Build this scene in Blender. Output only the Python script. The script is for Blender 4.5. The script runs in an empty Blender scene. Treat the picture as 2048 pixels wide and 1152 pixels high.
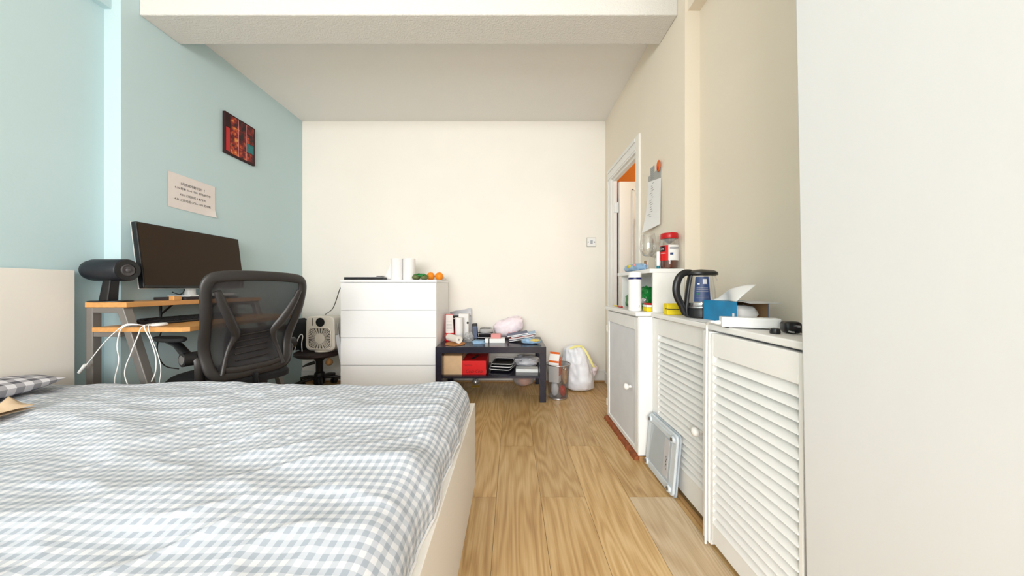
import bpy, bmesh, math, random
from mathutils import Vector, Matrix, noise

random.seed(7)
C = bpy.context.scene.collection
PI = math.pi

# ------------------------------------------------------------------ camera
cam_d = bpy.data.cameras.new('camera')
cam_d.sensor_fit = 'HORIZONTAL'
cam_d.sensor_width = 36.0
cam_d.lens = 36.0 * 610.0 / 2048.0
cam_d.clip_start = 0.02
cam = bpy.data.objects.new('camera', cam_d)
cam.location = (0.0, 0.0, 0.93)
cam.rotation_euler = (PI / 2, 0, 0)
C.objects.link(cam)
bpy.context.scene.camera = cam

# ------------------------------------------------------------------ world, daylight, exposure
world = bpy.data.worlds.new('sky')
bpy.context.scene.world = world
world.use_nodes = True
wn = world.node_tree.nodes
bg = wn['Background']
bg.inputs['Color'].default_value = (0.80, 0.90, 1.0, 1)
bg.inputs['Strength'].default_value = 1.5

def area_light(name, loc, rot, sx, sy, watts, col):
    d = bpy.data.lights.new(name, 'AREA')
    d.shape = 'RECTANGLE'; d.size = sx; d.size_y = sy
    d.energy = watts; d.color = col
    o = bpy.data.objects.new(name, d)
    o.location = loc; o.rotation_euler = rot
    C.objects.link(o)
    return o
# area light for daylight from an unseen, invented window behind the viewer
area_light('added_daylight', (-0.60, -3.10, 1.60), (math.radians(80), 0, 0), 2.9, 1.55, 190, (0.985, 0.99, 1.0))

vs = bpy.context.scene.view_settings
vs.view_transform = 'Standard'
vs.look = 'None'
vs.gamma = 1.0
vs.exposure = 0.0
vs.use_curve_mapping = False

# ------------------------------------------------------------------ materials
def s2l(c):
    return tuple((v / 255 / 12.92) if v / 255 <= 0.04045 else ((v / 255 + 0.055) / 1.055) ** 2.4 for v in c)

MATS = {}
def mat(name, rgb, rough=0.5, metal=0.0, var=0.0, vscale=8.0, bump=0.0, bscale=60.0, stretch=(1, 1, 1),
        trans=0.0, alpha=1.0, coat=0.0, ior=1.45, spec=0.5, subsurf=0.0):
    """procedural principled material: optional colour mottling and fine relief"""
    if name in MATS: return MATS[name]
    m = bpy.data.materials.new(name); m.use_nodes = True
    nt = m.node_tree; b = nt.nodes['Principled BSDF']
    c = s2l(rgb)
    b.inputs['Base Color'].default_value = (*c, 1)
    b.inputs['Roughness'].default_value = rough
    b.inputs['Metallic'].default_value = metal
    b.inputs['Transmission Weight'].default_value = trans
    b.inputs['Alpha'].default_value = alpha
    b.inputs['Coat Weight'].default_value = coat
    b.inputs['IOR'].default_value = ior
    b.inputs['Specular IOR Level'].default_value = spec
    if var or bump:
        tc = nt.nodes.new('ShaderNodeTexCoord'); mp = nt.nodes.new('ShaderNodeMapping')
        mp.inputs['Scale'].default_value = stretch
        nt.links.new(tc.outputs['Object'], mp.inputs['Vector'])
    if var:
        n = nt.nodes.new('ShaderNodeTexNoise'); n.inputs['Scale'].default_value = vscale
        n.inputs['Detail'].default_value = 5
        nt.links.new(mp.outputs['Vector'], n.inputs['Vector'])
        r = nt.nodes.new('ShaderNodeValToRGB')
        r.color_ramp.elements[0].position = 0.3; r.color_ramp.elements[1].position = 0.7
        r.color_ramp.elements[0].color = (*[max(0, v * (1 - var)) for v in c], 1)
        r.color_ramp.elements[1].color = (*[min(1, v * (1 + var)) for v in c], 1)
        nt.links.new(n.outputs['Fac'], r.inputs['Fac'])
        nt.links.new(r.outputs['Color'], b.inputs['Base Color'])
    if bump:
        n2 = nt.nodes.new('ShaderNodeTexNoise'); n2.inputs['Scale'].default_value = bscale
        n2.inputs['Detail'].default_value = 3
        nt.links.new(mp.outputs['Vector'], n2.inputs['Vector'])
        bp = nt.nodes.new('ShaderNodeBump'); bp.inputs['Strength'].default_value = bump
        bp.inputs['Distance'].default_value = 0.004
        nt.links.new(n2.outputs['Fac'], bp.inputs['Height'])
        nt.links.new(bp.outputs['Normal'], b.inputs['Normal'])
    MATS[name] = m
    return m

def mesh_fabric(name, rgb, cover, rough=0.7, metal=0.0):
    """open weave: part of the light passes straight through"""
    m = bpy.data.materials.new(name); m.use_nodes = True
    nt = m.node_tree; b = nt.nodes['Principled BSDF']; out = nt.nodes['Material Output']
    b.inputs['Base Color'].default_value = (*s2l(rgb), 1); b.inputs['Roughness'].default_value = rough
    b.inputs['Metallic'].default_value = metal
    t = nt.nodes.new('ShaderNodeBsdfTransparent'); mx = nt.nodes.new('ShaderNodeMixShader')
    mx.inputs[0].default_value = cover
    nt.links.new(t.outputs[0], mx.inputs[1]); nt.links.new(b.outputs[0], mx.inputs[2])
    nt.links.new(mx.outputs[0], out.inputs['Surface'])
    return m

def thin_glass(name, rgb=(255, 255, 255), gloss=0.12, haze=0.0):
    """thin clear glass or film: transparent with a glossy film, slight haze"""
    m = bpy.data.materials.new(name); m.use_nodes = True
    nt = m.node_tree; nt.nodes.remove(nt.nodes['Principled BSDF']); out = nt.nodes['Material Output']
    t = nt.nodes.new('ShaderNodeBsdfTransparent'); t.inputs[0].default_value = (*s2l(rgb), 1)
    g = nt.nodes.new('ShaderNodeBsdfGlossy'); g.inputs['Roughness'].default_value = 0.06
    lw = nt.nodes.new('ShaderNodeLayerWeight'); lw.inputs['Blend'].default_value = 0.35
    ma = nt.nodes.new('ShaderNodeMath'); ma.operation = 'MULTIPLY_ADD'
    ma.inputs[1].default_value = 0.55; ma.inputs[2].default_value = gloss * 0.4
    nt.links.new(lw.outputs['Facing'], ma.inputs[0])
    mx = nt.nodes.new('ShaderNodeMixShader')
    nt.links.new(ma.outputs[0], mx.inputs[0])
    nt.links.new(t.outputs[0], mx.inputs[1]); nt.links.new(g.outputs[0], mx.inputs[2])
    last = mx
    if haze:
        d = nt.nodes.new('ShaderNodeBsdfDiffuse'); d.inputs[0].default_value = (*s2l((240, 242, 245)), 1)
        tl = nt.nodes.new('ShaderNodeBsdfTranslucent'); tl.inputs[0].default_value = (*s2l((240, 242, 245)), 1)
        ad = nt.nodes.new('ShaderNodeMixShader'); ad.inputs[0].default_value = 0.4
        nt.links.new(d.outputs[0], ad.inputs[1]); nt.links.new(tl.outputs[0], ad.inputs[2])
        m2 = nt.nodes.new('ShaderNodeMixShader'); m2.inputs[0].default_value = haze
        nt.links.new(mx.outputs[0], m2.inputs[1]); nt.links.new(ad.outputs[0], m2.inputs[2]); last = m2
    nt.links.new(last.outputs[0], out.inputs['Surface'])
    return m

def oak_floor(name='oak_laminate', c0=(160, 120, 72), c1=(196, 158, 104), c2=(218, 186, 136)):
    m = bpy.data.materials.new(name); m.use_nodes = True
    nt = m.node_tree; b = nt.nodes['Principled BSDF']
    tc = nt.nodes.new('ShaderNodeTexCoord'); oi = nt.nodes.new('ShaderNodeObjectInfo')
    ml = nt.nodes.new('ShaderNodeMath'); ml.operation = 'MULTIPLY'; ml.inputs[1].default_value = 37.0
    nt.links.new(oi.outputs['Random'], ml.inputs[0])
    cx = nt.nodes.new('ShaderNodeCombineXYZ')
    nt.links.new(ml.outputs[0], cx.inputs[0]); nt.links.new(ml.outputs[0], cx.inputs[1])
    ad = nt.nodes.new('ShaderNodeVectorMath'); ad.operation = 'ADD'
    nt.links.new(tc.outputs['Object'], ad.inputs[0]); nt.links.new(cx.outputs[0], ad.inputs[1])
    mp = nt.nodes.new('ShaderNodeMapping'); mp.inputs['Scale'].default_value = (9, 1.1, 1)
    nt.links.new(ad.outputs[0], mp.inputs['Vector'])
    # cathedral figure: contour rings of a stretched noise field
    n1 = nt.nodes.new('ShaderNodeTexNoise'); n1.inputs['Scale'].default_value = 0.75; n1.inputs['Detail'].default_value = 1.5
    nt.links.new(mp.outputs['Vector'], n1.inputs['Vector'])
    mu = nt.nodes.new('ShaderNodeMath'); mu.operation = 'MULTIPLY'; mu.inputs[1].default_value = 95
    nt.links.new(n1.outputs['Fac'], mu.inputs[0])
    sn = nt.nodes.new('ShaderNodeMath'); sn.operation = 'SINE'; nt.links.new(mu.outputs[0], sn.inputs[0])
    mr = nt.nodes.new('ShaderNodeMapRange'); mr.inputs[1].default_value = -1; mr.inputs[2].default_value = 1
    nt.links.new(sn.outputs[0], mr.inputs[0])
    # fine fibre
    mp2 = nt.nodes.new('ShaderNodeMapping'); mp2.inputs['Scale'].default_value = (160, 5, 1)
    nt.links.new(ad.outputs[0], mp2.inputs['Vector'])
    n2 = nt.nodes.new('ShaderNodeTexNoise'); n2.inputs['Scale'].default_value = 1.0; n2.inputs['Detail'].default_value = 4
    nt.links.new(mp2.outputs['Vector'], n2.inputs['Vector'])
    n3 = nt.nodes.new('ShaderNodeTexNoise'); n3.inputs['Scale'].default_value = 2.2; n3.inputs['Detail'].default_value = 3
    nt.links.new(ad.outputs[0], n3.inputs['Vector'])
    m1 = nt.nodes.new('ShaderNodeMath'); m1.operation = 'MULTIPLY'; m1.inputs[1].default_value = 0.19
    nt.links.new(mr.outputs[0], m1.inputs[0])
    m2 = nt.nodes.new('ShaderNodeMath'); m2.operation = 'MULTIPLY_ADD'; m2.inputs[1].default_value = 0.45
    nt.links.new(n2.outputs['Fac'], m2.inputs[0]); nt.links.new(m1.outputs[0], m2.inputs[2])
    m3 = nt.nodes.new('ShaderNodeMath'); m3.operation = 'MULTIPLY_ADD'; m3.inputs[1].default_value = 0.40
    nt.links.new(n3.outputs['Fac'], m3.inputs[0]); nt.links.new(m2.outputs[0], m3.inputs[2])
    rp = nt.nodes.new('ShaderNodeValToRGB')
    rp.color_ramp.elements[0].position = 0.22; rp.color_ramp.elements[0].color = (*s2l(c0), 1)
    rp.color_ramp.elements[1].position = 0.72; rp.color_ramp.elements[1].color = (*s2l(c2), 1)
    e = rp.color_ramp.elements.new(0.47); e.color = (*s2l(c1), 1)
    nt.links.new(m3.outputs[0], rp.inputs['Fac'])
    hs = nt.nodes.new('ShaderNodeHueSaturation')
    mv = nt.nodes.new('ShaderNodeMapRange'); mv.inputs[3].default_value = 0.9; mv.inputs[4].default_value = 1.08
    nt.links.new(oi.outputs['Random'], mv.inputs[0]); nt.links.new(mv.outputs[0], hs.inputs['Value'])
    nt.links.new(rp.outputs['Color'], hs.inputs['Color'])
    nt.links.new(hs.outputs[0], b.inputs['Base Color'])
    b.inputs['Roughness'].default_value = 0.36
    bp = nt.nodes.new('ShaderNodeBump'); bp.inputs['Strength'].default_value = 0.08; bp.inputs['Distance'].default_value = 0.002
    nt.links.new(n2.outputs['Fac'], bp.inputs['Height']); nt.links.new(bp.outputs[0], b.inputs['Normal'])
    return m

def gingham(name, white, mid, dark, period):
    m = bpy.data.materials.new(name); m.use_nodes = True
    nt = m.node_tree; b = nt.nodes['Principled BSDF']
    uv = nt.nodes.new('ShaderNodeUVMap'); sp = nt.nodes.new('ShaderNodeSeparateXYZ')
    nt.links.new(uv.outputs[0], sp.inputs[0])
    outs = []
    for k in (0, 1):
        d = nt.nodes.new('ShaderNodeMath'); d.operation = 'DIVIDE'; d.inputs[1].default_value = period
        nt.links.new(sp.outputs[k], d.inputs[0])
        f = nt.nodes.new('ShaderNodeMath'); f.operation = 'FRACT'; nt.links.new(d.outputs[0], f.inputs[0])
        g = nt.nodes.new('ShaderNodeMath'); g.operation = 'GREATER_THAN'; g.inputs[1].default_value = 0.5
        nt.links.new(f.outputs[0], g.inputs[0]); outs.append(g)
    a = nt.nodes.new('ShaderNodeMath'); a.operation = 'ADD'
    nt.links.new(outs[0].outputs[0], a.inputs[0]); nt.links.new(outs[1].outputs[0], a.inputs[1])
    h = nt.nodes.new('ShaderNodeMath'); h.operation = 'MULTIPLY'; h.inputs[1].default_value = 0.5
    nt.links.new(a.outputs[0], h.inputs[0])
    r = nt.nodes.new('ShaderNodeValToRGB'); r.color_ramp.interpolation = 'CONSTANT'
    r.color_ramp.elements[0].color = (*s2l(white), 1)
    r.color_ramp.elements[1].position = 0.25; r.color_ramp.elements[1].color = (*s2l(mid), 1)
    e = r.color_ramp.elements.new(0.75); e.color = (*s2l(dark), 1)
    nt.links.new(h.outputs[0], r.inputs['Fac']); nt.links.new(r.outputs[0], b.inputs['Base Color'])
    b.inputs['Roughness'].default_value = 0.9
    b.inputs['Specular IOR Level'].default_value = 0.15
    return m

def portrait_panels():
    """generic warm red and orange colour blocks, no likeness"""
    m = bpy.data.materials.new('red_orange_print'); m.use_nodes = True
    nt = m.node_tree; b = nt.nodes['Principled BSDF']
    tc = nt.nodes.new('ShaderNodeTexCoord'); n = nt.nodes.new('ShaderNodeTexNoise')
    n.inputs['Scale'].default_value = 26; n.inputs['Detail'].default_value = 3
    nt.links.new(tc.outputs['Object'], n.inputs['Vector'])
    oi = nt.nodes.new('ShaderNodeObjectInfo')
    a = nt.nodes.new('ShaderNodeMath'); a.operation = 'MULTIPLY_ADD'; a.inputs[1].default_value = 0.12
    nt.links.new(oi.outputs['Random'], a.inputs[0]); nt.links.new(n.outputs['Fac'], a.inputs[2])
    r = nt.nodes.new('ShaderNodeValToRGB')
    cols = [(0.42, (36, 10, 14)), (0.52, (96, 18, 18)), (0.60, (150, 34, 22)), (0.67, (200, 88, 34)), (0.76, (222, 156, 74))]
    r.color_ramp.elements[0].position = cols[0][0]; r.color_ramp.elements[0].color = (*s2l(cols[0][1]), 1)
    r.color_ramp.elements[1].position = cols[-1][0]; r.color_ramp.elements[1].color = (*s2l(cols[-1][1]), 1)
    for p, c in cols[1:-1]:
        e = r.color_ramp.elements.new(p); e.color = (*s2l(c), 1)
    nt.links.new(a.outputs[0], r.inputs['Fac']); nt.links.new(r.outputs[0], b.inputs['Base Color'])
    b.inputs['Roughness'].default_value = 0.6
    return m

M = {}
M['cream'] = mat('cream_wall_paint', (243, 238, 229), 0.85, var=0.02, vscale=1.5, bump=0.08, bscale=140)
M['warm_cream'] = mat('warm_cream_wall_paint', (240, 229, 211), 0.85, var=0.02, vscale=1.5, bump=0.08, bscale=140)
M['blue'] = mat('pale_blue_wall_paint', (194, 217, 221), 0.85, var=0.02, vscale=1.5, bump=0.08, bscale=140)
M['ceil'] = mat('stippled_white_ceiling', (240, 238, 233), 0.9, bump=0.5, bscale=120)
M['beam'] = mat('stippled_white_beam', (224, 221, 215), 0.9, bump=0.9, bscale=110)
M['pier'] = mat('off_white_wallpaper', (221, 221, 221), 0.8, var=0.012, vscale=5, bump=0.03, bscale=160, stretch=(1, 1, 0.25))
M['gloss'] = mat('white_gloss_woodwork', (238, 236, 231), 0.35, var=0.015, vscale=6)
M['cabinet'] = mat('white_painted_cupboard', (241, 240, 237), 0.5, var=0.015, vscale=10)
M['greypanel'] = mat('dull_grey_white_panel', (226, 227, 231), 0.6, var=0.03, vscale=12)
M['hall'] = mat('orange_hall_wall', (214, 128, 48), 0.8)  # one even orange base colour for the hall's end wall
M['floor'] = oak_floor()
M['pale_plank'] = oak_floor('worn_pale_oak_laminate', (178, 148, 114), (204, 178, 142), (222, 200, 168))
M['subfloor'] = mat('dark_floor_joint', (92, 66, 38), 0.8)
M['oakbead'] = mat('oak_beading', (176, 136, 88), 0.5, var=0.1, vscale=30, stretch=(1, 0.2, 1))
M['redbead'] = mat('red_brown_beading', (150, 82, 46), 0.7, var=0.25, vscale=40)
M['white_lam'] = mat('white_laminate', (243, 243, 243), 0.35)
M['bedwhite'] = mat('cream_white_bed_laminate', (241, 236, 228), 0.45)
M['dark_table'] = mat('black_brown_table', (30, 29, 44), 0.22, var=0.15, vscale=30, stretch=(0.3, 2, 2))
M['deskwood'] = mat('light_beech_desk', (206, 150, 88), 0.4, var=0.1, vscale=14, stretch=(4, 0.5, 4))
M['steel'] = mat('grey_painted_steel', (128, 124, 120), 0.4, metal=0.4)
M['black'] = mat('black_plastic', (26, 26, 28), 0.35)
M['chairgrey'] = mat('charcoal_chair_plastic', (50, 47, 46), 0.36)
M['softblack'] = mat('black_fabric', (24, 24, 27), 0.85, bump=0.2, bscale=300)
M['screen'] = mat('brown_reflection_screen', (48, 33, 17), 0.5, spec=0.3)  # brown of the room's reflection put into the base colour
M['mesh'] = mesh_fabric('grey_chair_mesh', (50, 48, 50), 0.85)
M['wiremesh'] = mesh_fabric('silver_wire_mesh', (150, 152, 158), 0.42, 0.35, 0.8)
M['chrome'] = mat('brushed_metal', (190, 190, 192), 0.25, metal=0.9)
M['whitep'] = mat('white_plastic', (242, 242, 240), 0.35)
M['paper'] = mat('white_paper', (240, 238, 236), 0.85)
M['notepaper'] = mat('warm_white_paper', (232, 224, 220), 0.85)
M['ink'] = mat('black_ink', (48, 42, 44), 0.8)
M['greyink'] = mat('grey_ink', (150, 150, 155), 0.8)
M['card'] = mat('brown_cardboard', (214, 180, 142), 0.8, var=0.05, vscale=20)
M['carddark'] = mat('dark_kraft_board', (170, 130, 92), 0.85, var=0.05, vscale=20)  # darker kraft tone than the plain cardboard
M['red'] = mat('bright_red_card', (214, 14, 18), 0.45)
M['redplastic'] = mat('red_plastic', (190, 20, 26), 0.3)
M['orange'] = mat('orange_peel', (242, 144, 22), 0.45, var=0.05, vscale=60, bump=0.3, bscale=250)
M['orangeprint'] = mat('orange_print', (226, 104, 28), 0.5)
M['green'] = mat('green_plastic_film', (20, 128, 52), 0.3, var=0.35, vscale=30)
M['avocado'] = mat('green_brown_fruit', (98, 106, 62), 0.6, var=0.35, vscale=40)
M['teal'] = mat('teal_blue_card', (16, 134, 186), 0.45, var=0.22, vscale=9)
M['yellow'] = mat('yellow_sponge', (240, 214, 40), 0.8, var=0.06, vscale=60)
M['navy'] = mat('navy_band', (22, 30, 92), 0.35)
M['pink'] = mat('salmon_pink_card', (226, 150, 148), 0.6)
M['coffee'] = mat('brown_instant_coffee', (92, 42, 22), 0.8, var=0.3, vscale=120)
M['foil'] = mat('crumpled_foil', (205, 206, 208), 0.3, metal=0.8)
M['cork'] = mat('cork_brown', (188, 126, 70), 0.8, var=0.15, vscale=60)
M['brownboard'] = mat('brown_wood_board', (166, 122, 72), 0.6, var=0.1, vscale=20)
M['fanwhite'] = mat('ivory_plastic', (234, 226, 214), 0.4)
M['brownseat'] = mat('dark_brown_vinyl', (48, 36, 34), 0.45)
M['beige'] = mat('beige_cotton', (222, 196, 164), 0.9, var=0.06, vscale=12)
M['greyblue'] = mat('grey_blue_cover', (84, 96, 124), 0.5, var=0.2, vscale=14)
M['bluepack'] = mat('pale_blue_packet', (150, 184, 214), 0.4, var=0.25, vscale=25)
M['palebag'] = mat('white_polythene', (232, 234, 240), 0.4, var=0.05, vscale=20)
M['pinkbag'] = mat('white_pink_polythene', (240, 226, 232), 0.4, var=0.08, vscale=26)
M['yellowtie'] = mat('pale_yellow_ribbon', (236, 228, 150), 0.5)
M['redfilm'] = mat('red_packet_film', (208, 66, 52), 0.35, var=0.3, vscale=28)
M['greyfilm'] = mat('grey_plastic_sleeve', (206, 206, 210), 0.4, var=0.06, vscale=14)
M['brass'] = mat('dark_brass', (130, 84, 44), 0.4, metal=0.5)
M['scale'] = mat('pale_grey_scale_plastic', (214, 222, 228), 0.35)
M['scaleglass'] = mat('grey_tinted_scale_glass', (188, 198, 206), 0.15)
M['blueprint'] = mat('dark_blue_print', (40, 62, 108), 0.4, var=0.12, vscale=30)
M['glass'] = thin_glass('clear_glass')
M['film'] = thin_glass('clear_plastic_film', haze=0.35)
M['pane'] = thin_glass('window_glass', gloss=0.05)
M['skin_sheet'] = gingham('grey_white_gingham', (223, 224, 228), (196, 201, 209), (168, 176, 187), 0.0225)
M['pillow'] = gingham('dark_grey_gingham', (226, 224, 228), (172, 170, 176), (100, 98, 106), 0.05)
M['print'] = portrait_panels()
M['tealprint'] = mat('teal_print', (40, 118, 120), 0.6, var=0.25, vscale=40)

# ------------------------------------------------------------------ geometry helpers
class MB:
    def __init__(s): s.v = []; s.f = []; s.mi = []; s.uv = {}; s.m = 0
    def add(s, vs_, fs_):
        o = len(s.v); s.v += [Vector(p) for p in vs_]
        for f in fs_: s.f.append([i + o for i in f]); s.mi.append(s.m)
        return s
    def box(s, x0, x1, y0, y1, z0, z1, rot=None, piv=None):
        vs_ = [Vector((x, y, z)) for z in (z0, z1) for y in (y0, y1) for x in (x0, x1)]
        if rot is not None:
            p = Vector(piv) if piv else Vector(((x0 + x1) / 2, (y0 + y1) / 2, (z0 + z1) / 2))
            vs_ = [rot @ (q - p) + p for q in vs_]
        return s.add(vs_, [(0, 2, 3, 1), (4, 5, 7, 6), (0, 1, 5, 4), (2, 6, 7, 3), (0, 4, 6, 2), (1, 3, 7, 5)])
    def ring_loft(s, rings, closed_ends=True, cyc=False):
        n = len(rings[0]); o = []; fs_ = []
        for r in rings: o += r
        k = len(rings)
        for i in range(k if cyc else k - 1):
            a = i * n; b = ((i + 1) % k) * n
            for j in range(n):
                fs_.append((a + j, a + (j + 1) % n, b + (j + 1) % n, b + j))
        if closed_ends and not cyc:
            fs_.append(tuple(reversed(range(n)))); fs_.append(tuple((k - 1) * n + j for j in range(n)))
        return s.add(o, fs_)
    def lathe(s, prof, c=(0, 0, 0), seg=28, axis='Z'):
        rings = []
        for r, h in prof:
            ring = []
            for j in range(seg):
                a = 2 * PI * j / seg
                p = (r * math.cos(a), r * math.sin(a), h)
                if axis == 'X': p = (h, r * math.cos(a), r * math.sin(a))
                if axis == 'Y': p = (r * math.sin(a), h, r * math.cos(a))
                ring.append(Vector(p) + Vector(c))
            rings.append(ring)
        return s.ring_loft(rings)
    def cyl(s, p0, p1, r0, r1=None, seg=16):
        return s.tube([p0, p1], [r0, r0 if r1 is None else r1], seg)
    def tube(s, pts, r, seg=8, closed=False, ry=None, up=None):
        pts = [Vector(p) for p in pts]; n = len(pts); rings = []
        ref = Vector(up) if up else None
        for i, p in enumerate(pts):
            if closed: t = pts[(i + 1) % n] - pts[i - 1]
            else: t = pts[min(i + 1, n - 1)] - pts[max(i - 1, 0)]
            t.normalize()
            if ref is None:
                ref = Vector((0, 0, 1)) if abs(t.z) < 0.9 else Vector((1, 0, 0))
            a = t.cross(ref)
            if a.length < 1e-6: a = t.orthogonal()
            a.normalize(); b = a.cross(t).normalized()
            if not up: ref = b
            ra = r[i] if isinstance(r, (list, tuple)) else r
            rb = ra if ry is None else ry
            rings.append([p + a * (ra * math.cos(2 * PI * j / seg)) + b * (rb * math.sin(2 * PI * j / seg)) for j in range(seg)])
        return s.ring_loft(rings, True, closed)
    def grid(s, fn, nu, nv, uvfn=None, flip=False):
        o = len(s.v); vs_ = []; fs_ = []
        for i in range(nu + 1):
            for j in range(nv + 1):
                vs_.append(Vector(fn(i / nu, j / nv)))
                if uvfn: s.uv[o + i * (nv + 1) + j] = uvfn(i / nu, j / nv)
        for i in range(nu):
            for j in range(nv):
                a = i * (nv + 1) + j
                q = (a, a + nv + 1, a + nv + 2, a + 1)
                fs_.append(tuple(reversed(q)) if flip else q)
        return s.add(vs_, fs_)
    def prism(s, poly, d0, d1, axis='Y'):
        def P(a, b, d):
            return {'Y': (a, d, b), 'X': (d, a, b), 'Z': (a, b, d)}[axis]
        n = len(poly)
        vs_ = [P(a, b, d0) for a, b in poly] + [P(a, b, d1) for a, b in poly]
        fs_ = [tuple(range(n)), tuple(reversed(range(n, 2 * n)))]
        for i in range(n): fs_.append((i, i + n, (i + 1) % n + n, (i + 1) % n))
        return s.add(vs_, fs_)
    def blob(s, c, rad, amp=0.15, freq=3.0, seed=0, nu=28, nv=18, flat=None, power=1.0):
        rings = []; c = Vector(c)
        for i in range(1, nv):
            th = PI * i / nv; ring = []
            for j in range(nu):
                ph = 2 * PI * j / nu
                d = Vector((math.sin(th) * math.cos(ph), math.sin(th) * math.sin(ph), -math.cos(th)))
                if power != 1.0:
                    d = Vector([math.copysign(abs(q) ** power, q) for q in d])
                k = 1 + amp * (noise.noise(d * freq + Vector((seed, seed * 2.3, -seed))) +
                               0.5 * (1 - 2 * abs(noise.noise(d * freq * 2.2 + Vector((seed * 3, 1, seed))))) - 0.25)
                p = Vector((d.x * rad[0] * k, d.y * rad[1] * k, d.z * rad[2] * k)) + c
                if flat is not None and p.z < flat: p.z = flat + 0.001 * math.sin(th)
                ring.append(p)
            rings.append(ring)
        return s.ring_loft(rings)
    def xf(s, mtx, start=0):
        for i in range(start, len(s.v)): s.v[i] = mtx @ s.v[i]
        return s
    def build(s, name, mats, parent=None, smooth=None, bevel=0.0, seg=2):
        me = bpy.data.meshes.new(name)
        me.from_pydata([tuple(p) for p in s.v], [], s.f)
        for m_ in (mats if isinstance(mats, (list, tuple)) else [mats]): me.materials.append(m_)
        me.polygons.foreach_set('material_index', s.mi)
        if s.uv:
            l = me.uv_layers.new(name='UVMap')
            for lp in me.loops:
                l.data[lp.index].uv = s.uv.get(lp.vertex_index, (0, 0))
        me.update()
        bm = bmesh.new(); bm.from_mesh(me)
        bmesh.ops.recalc_face_normals(bm, faces=bm.faces) if not s.uv else None
        bm.to_mesh(me); bm.free()
        if smooth is not None:
            me.polygons.foreach_set('use_smooth', [True] * len(me.polygons))
            me.set_sharp_from_angle(angle=math.radians(smooth))
        o = bpy.data.objects.new(name, me); C.objects.link(o)
        if parent: o.parent = parent
        if bevel:
            b = o.modifiers.new('edge', 'BEVEL'); b.width = bevel; b.segments = seg
            b.limit_method = 'ANGLE'; b.angle_limit = math.radians(40)
        return o

def tag(o, label, cat, group=None, kind=None):
    o['label'] = label; o['category'] = cat
    if group: o['group'] = group
    if kind: o['kind'] = kind
    return o
def thing(name, label, cat, loc=(0, 0, 0), rotz=0.0, group=None):
    o = bpy.data.objects.new(name, None); o.empty_display_size = 0.05
    o.location = loc; o.rotation_euler = (0, 0, rotz); C.objects.link(o)
    return tag(o, label, cat, group)
def struct(o, label, cat):
    return tag(o, label, cat, kind='structure')
def box(name, b, m, parent=None, bevel=0.0):
    return MB().box(*b).build(name, m, parent, bevel=bevel)

def spline(pts, n=8, closed=False):
    pts = [Vector(p) for p in pts]; out = []; k = len(pts)
    rng = range(k) if closed else range(k - 1)
    for i in rng:
        if closed: p0, p1, p2, p3 = pts[i - 1], pts[i], pts[(i + 1) % k], pts[(i + 2) % k]
        else: p0, p1, p2, p3 = pts[max(i - 1, 0)], pts[i], pts[i + 1], pts[min(i + 2, k - 1)]
        for j in range(n):
            t = j / n
            out.append(0.5 * ((2 * p1) + (p2 - p0) * t + (2 * p0 - 5 * p1 + 4 * p2 - p3) * t * t + (3 * p1 - p0 - 3 * p2 + p3) * t ** 3))
    if not closed: out.append(pts[-1])
    return out

def text_part(name, body, size, origin, right, up, m, parent, align='LEFT', shear=0.0, width=None):
    cu = bpy.data.curves.new(name, 'FONT'); cu.body = body; cu.size = size
    cu.align_x = align; cu.shear = shear; cu.resolution_u = 2
    t = bpy.data.objects.new(name + '_source', cu); C.objects.link(t)
    bpy.context.view_layer.update()
    dg = bpy.context.evaluated_depsgraph_get()
    me = bpy.data.meshes.new_from_object(t.evaluated_get(dg))
    bpy.data.objects.remove(t); bpy.data.curves.remove(cu)
    r = Vector(right).normalized(); u = Vector(up).normalized(); o = Vector(origin)
    k = 1.0
    if width and len(me.vertices):
        xs = [v.co.x for v in me.vertices]; k = width / max(1e-6, max(xs) - min(xs))
    for v in me.vertices:
        v.co = o + r * (v.co.x * k) + u * v.co.y
    me.materials.clear(); me.materials.append(m)
    ob = bpy.data.objects.new(name, me); C.objects.link(ob)
    if parent: ob.parent = parent
    return ob

def rot(deg, ax): return Matrix.Rotation(math.radians(deg), 3, ax)

# ================================================================== SETTING
H = 2.59
# floor: slab with individual oak planks
fl = box('floor', (-2.20, 1.03, -3.22, 3.06, -0.05, -0.012), M['subfloor'])
struct(fl, 'light oak laminate plank floor with staggered joints', 'floor')
W = 0.1965
x0 = -0.069 - 11 * W
k = 0
cache = {}
for r_ in range(17):
    xa = max(x0 + r_ * W, -2.18); xb = min(x0 + (r_ + 1) * W, 1.01)
    if xb - xa < 0.01: continue
    off = 1.357 if (r_ % 2 == 0) else 1.795
    ys = [off + 1.288 * q for q in range(-4, 4)]
    for q in range(len(ys) - 1):
        ya = max(ys[q], -3.20); yb = min(ys[q + 1], 3.04)
        if yb - ya < 0.02: continue
        key = (round(xb - xa, 4), round(yb - ya, 4))
        if key not in cache:
            g = 0.0006
            me = MB().box(g, key[0] - g, g, key[1] - g, -0.012, 0.0).build('plank', M['floor'], bevel=0)
            bpy_me = me.data; cache[key] = bpy_me; bpy.data.objects.remove(me)
        p = bpy.data.objects.new('plank', cache[key]); C.objects.link(p)
        p.parent = fl; p.location = (xa, ya, 0)
        if abs(xa - 0.5205) < 0.03 and abs(yb - 1.357) < 0.01:
            p.data = p.data.copy(); p.data.materials[0] = M['pale_plank']

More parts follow.
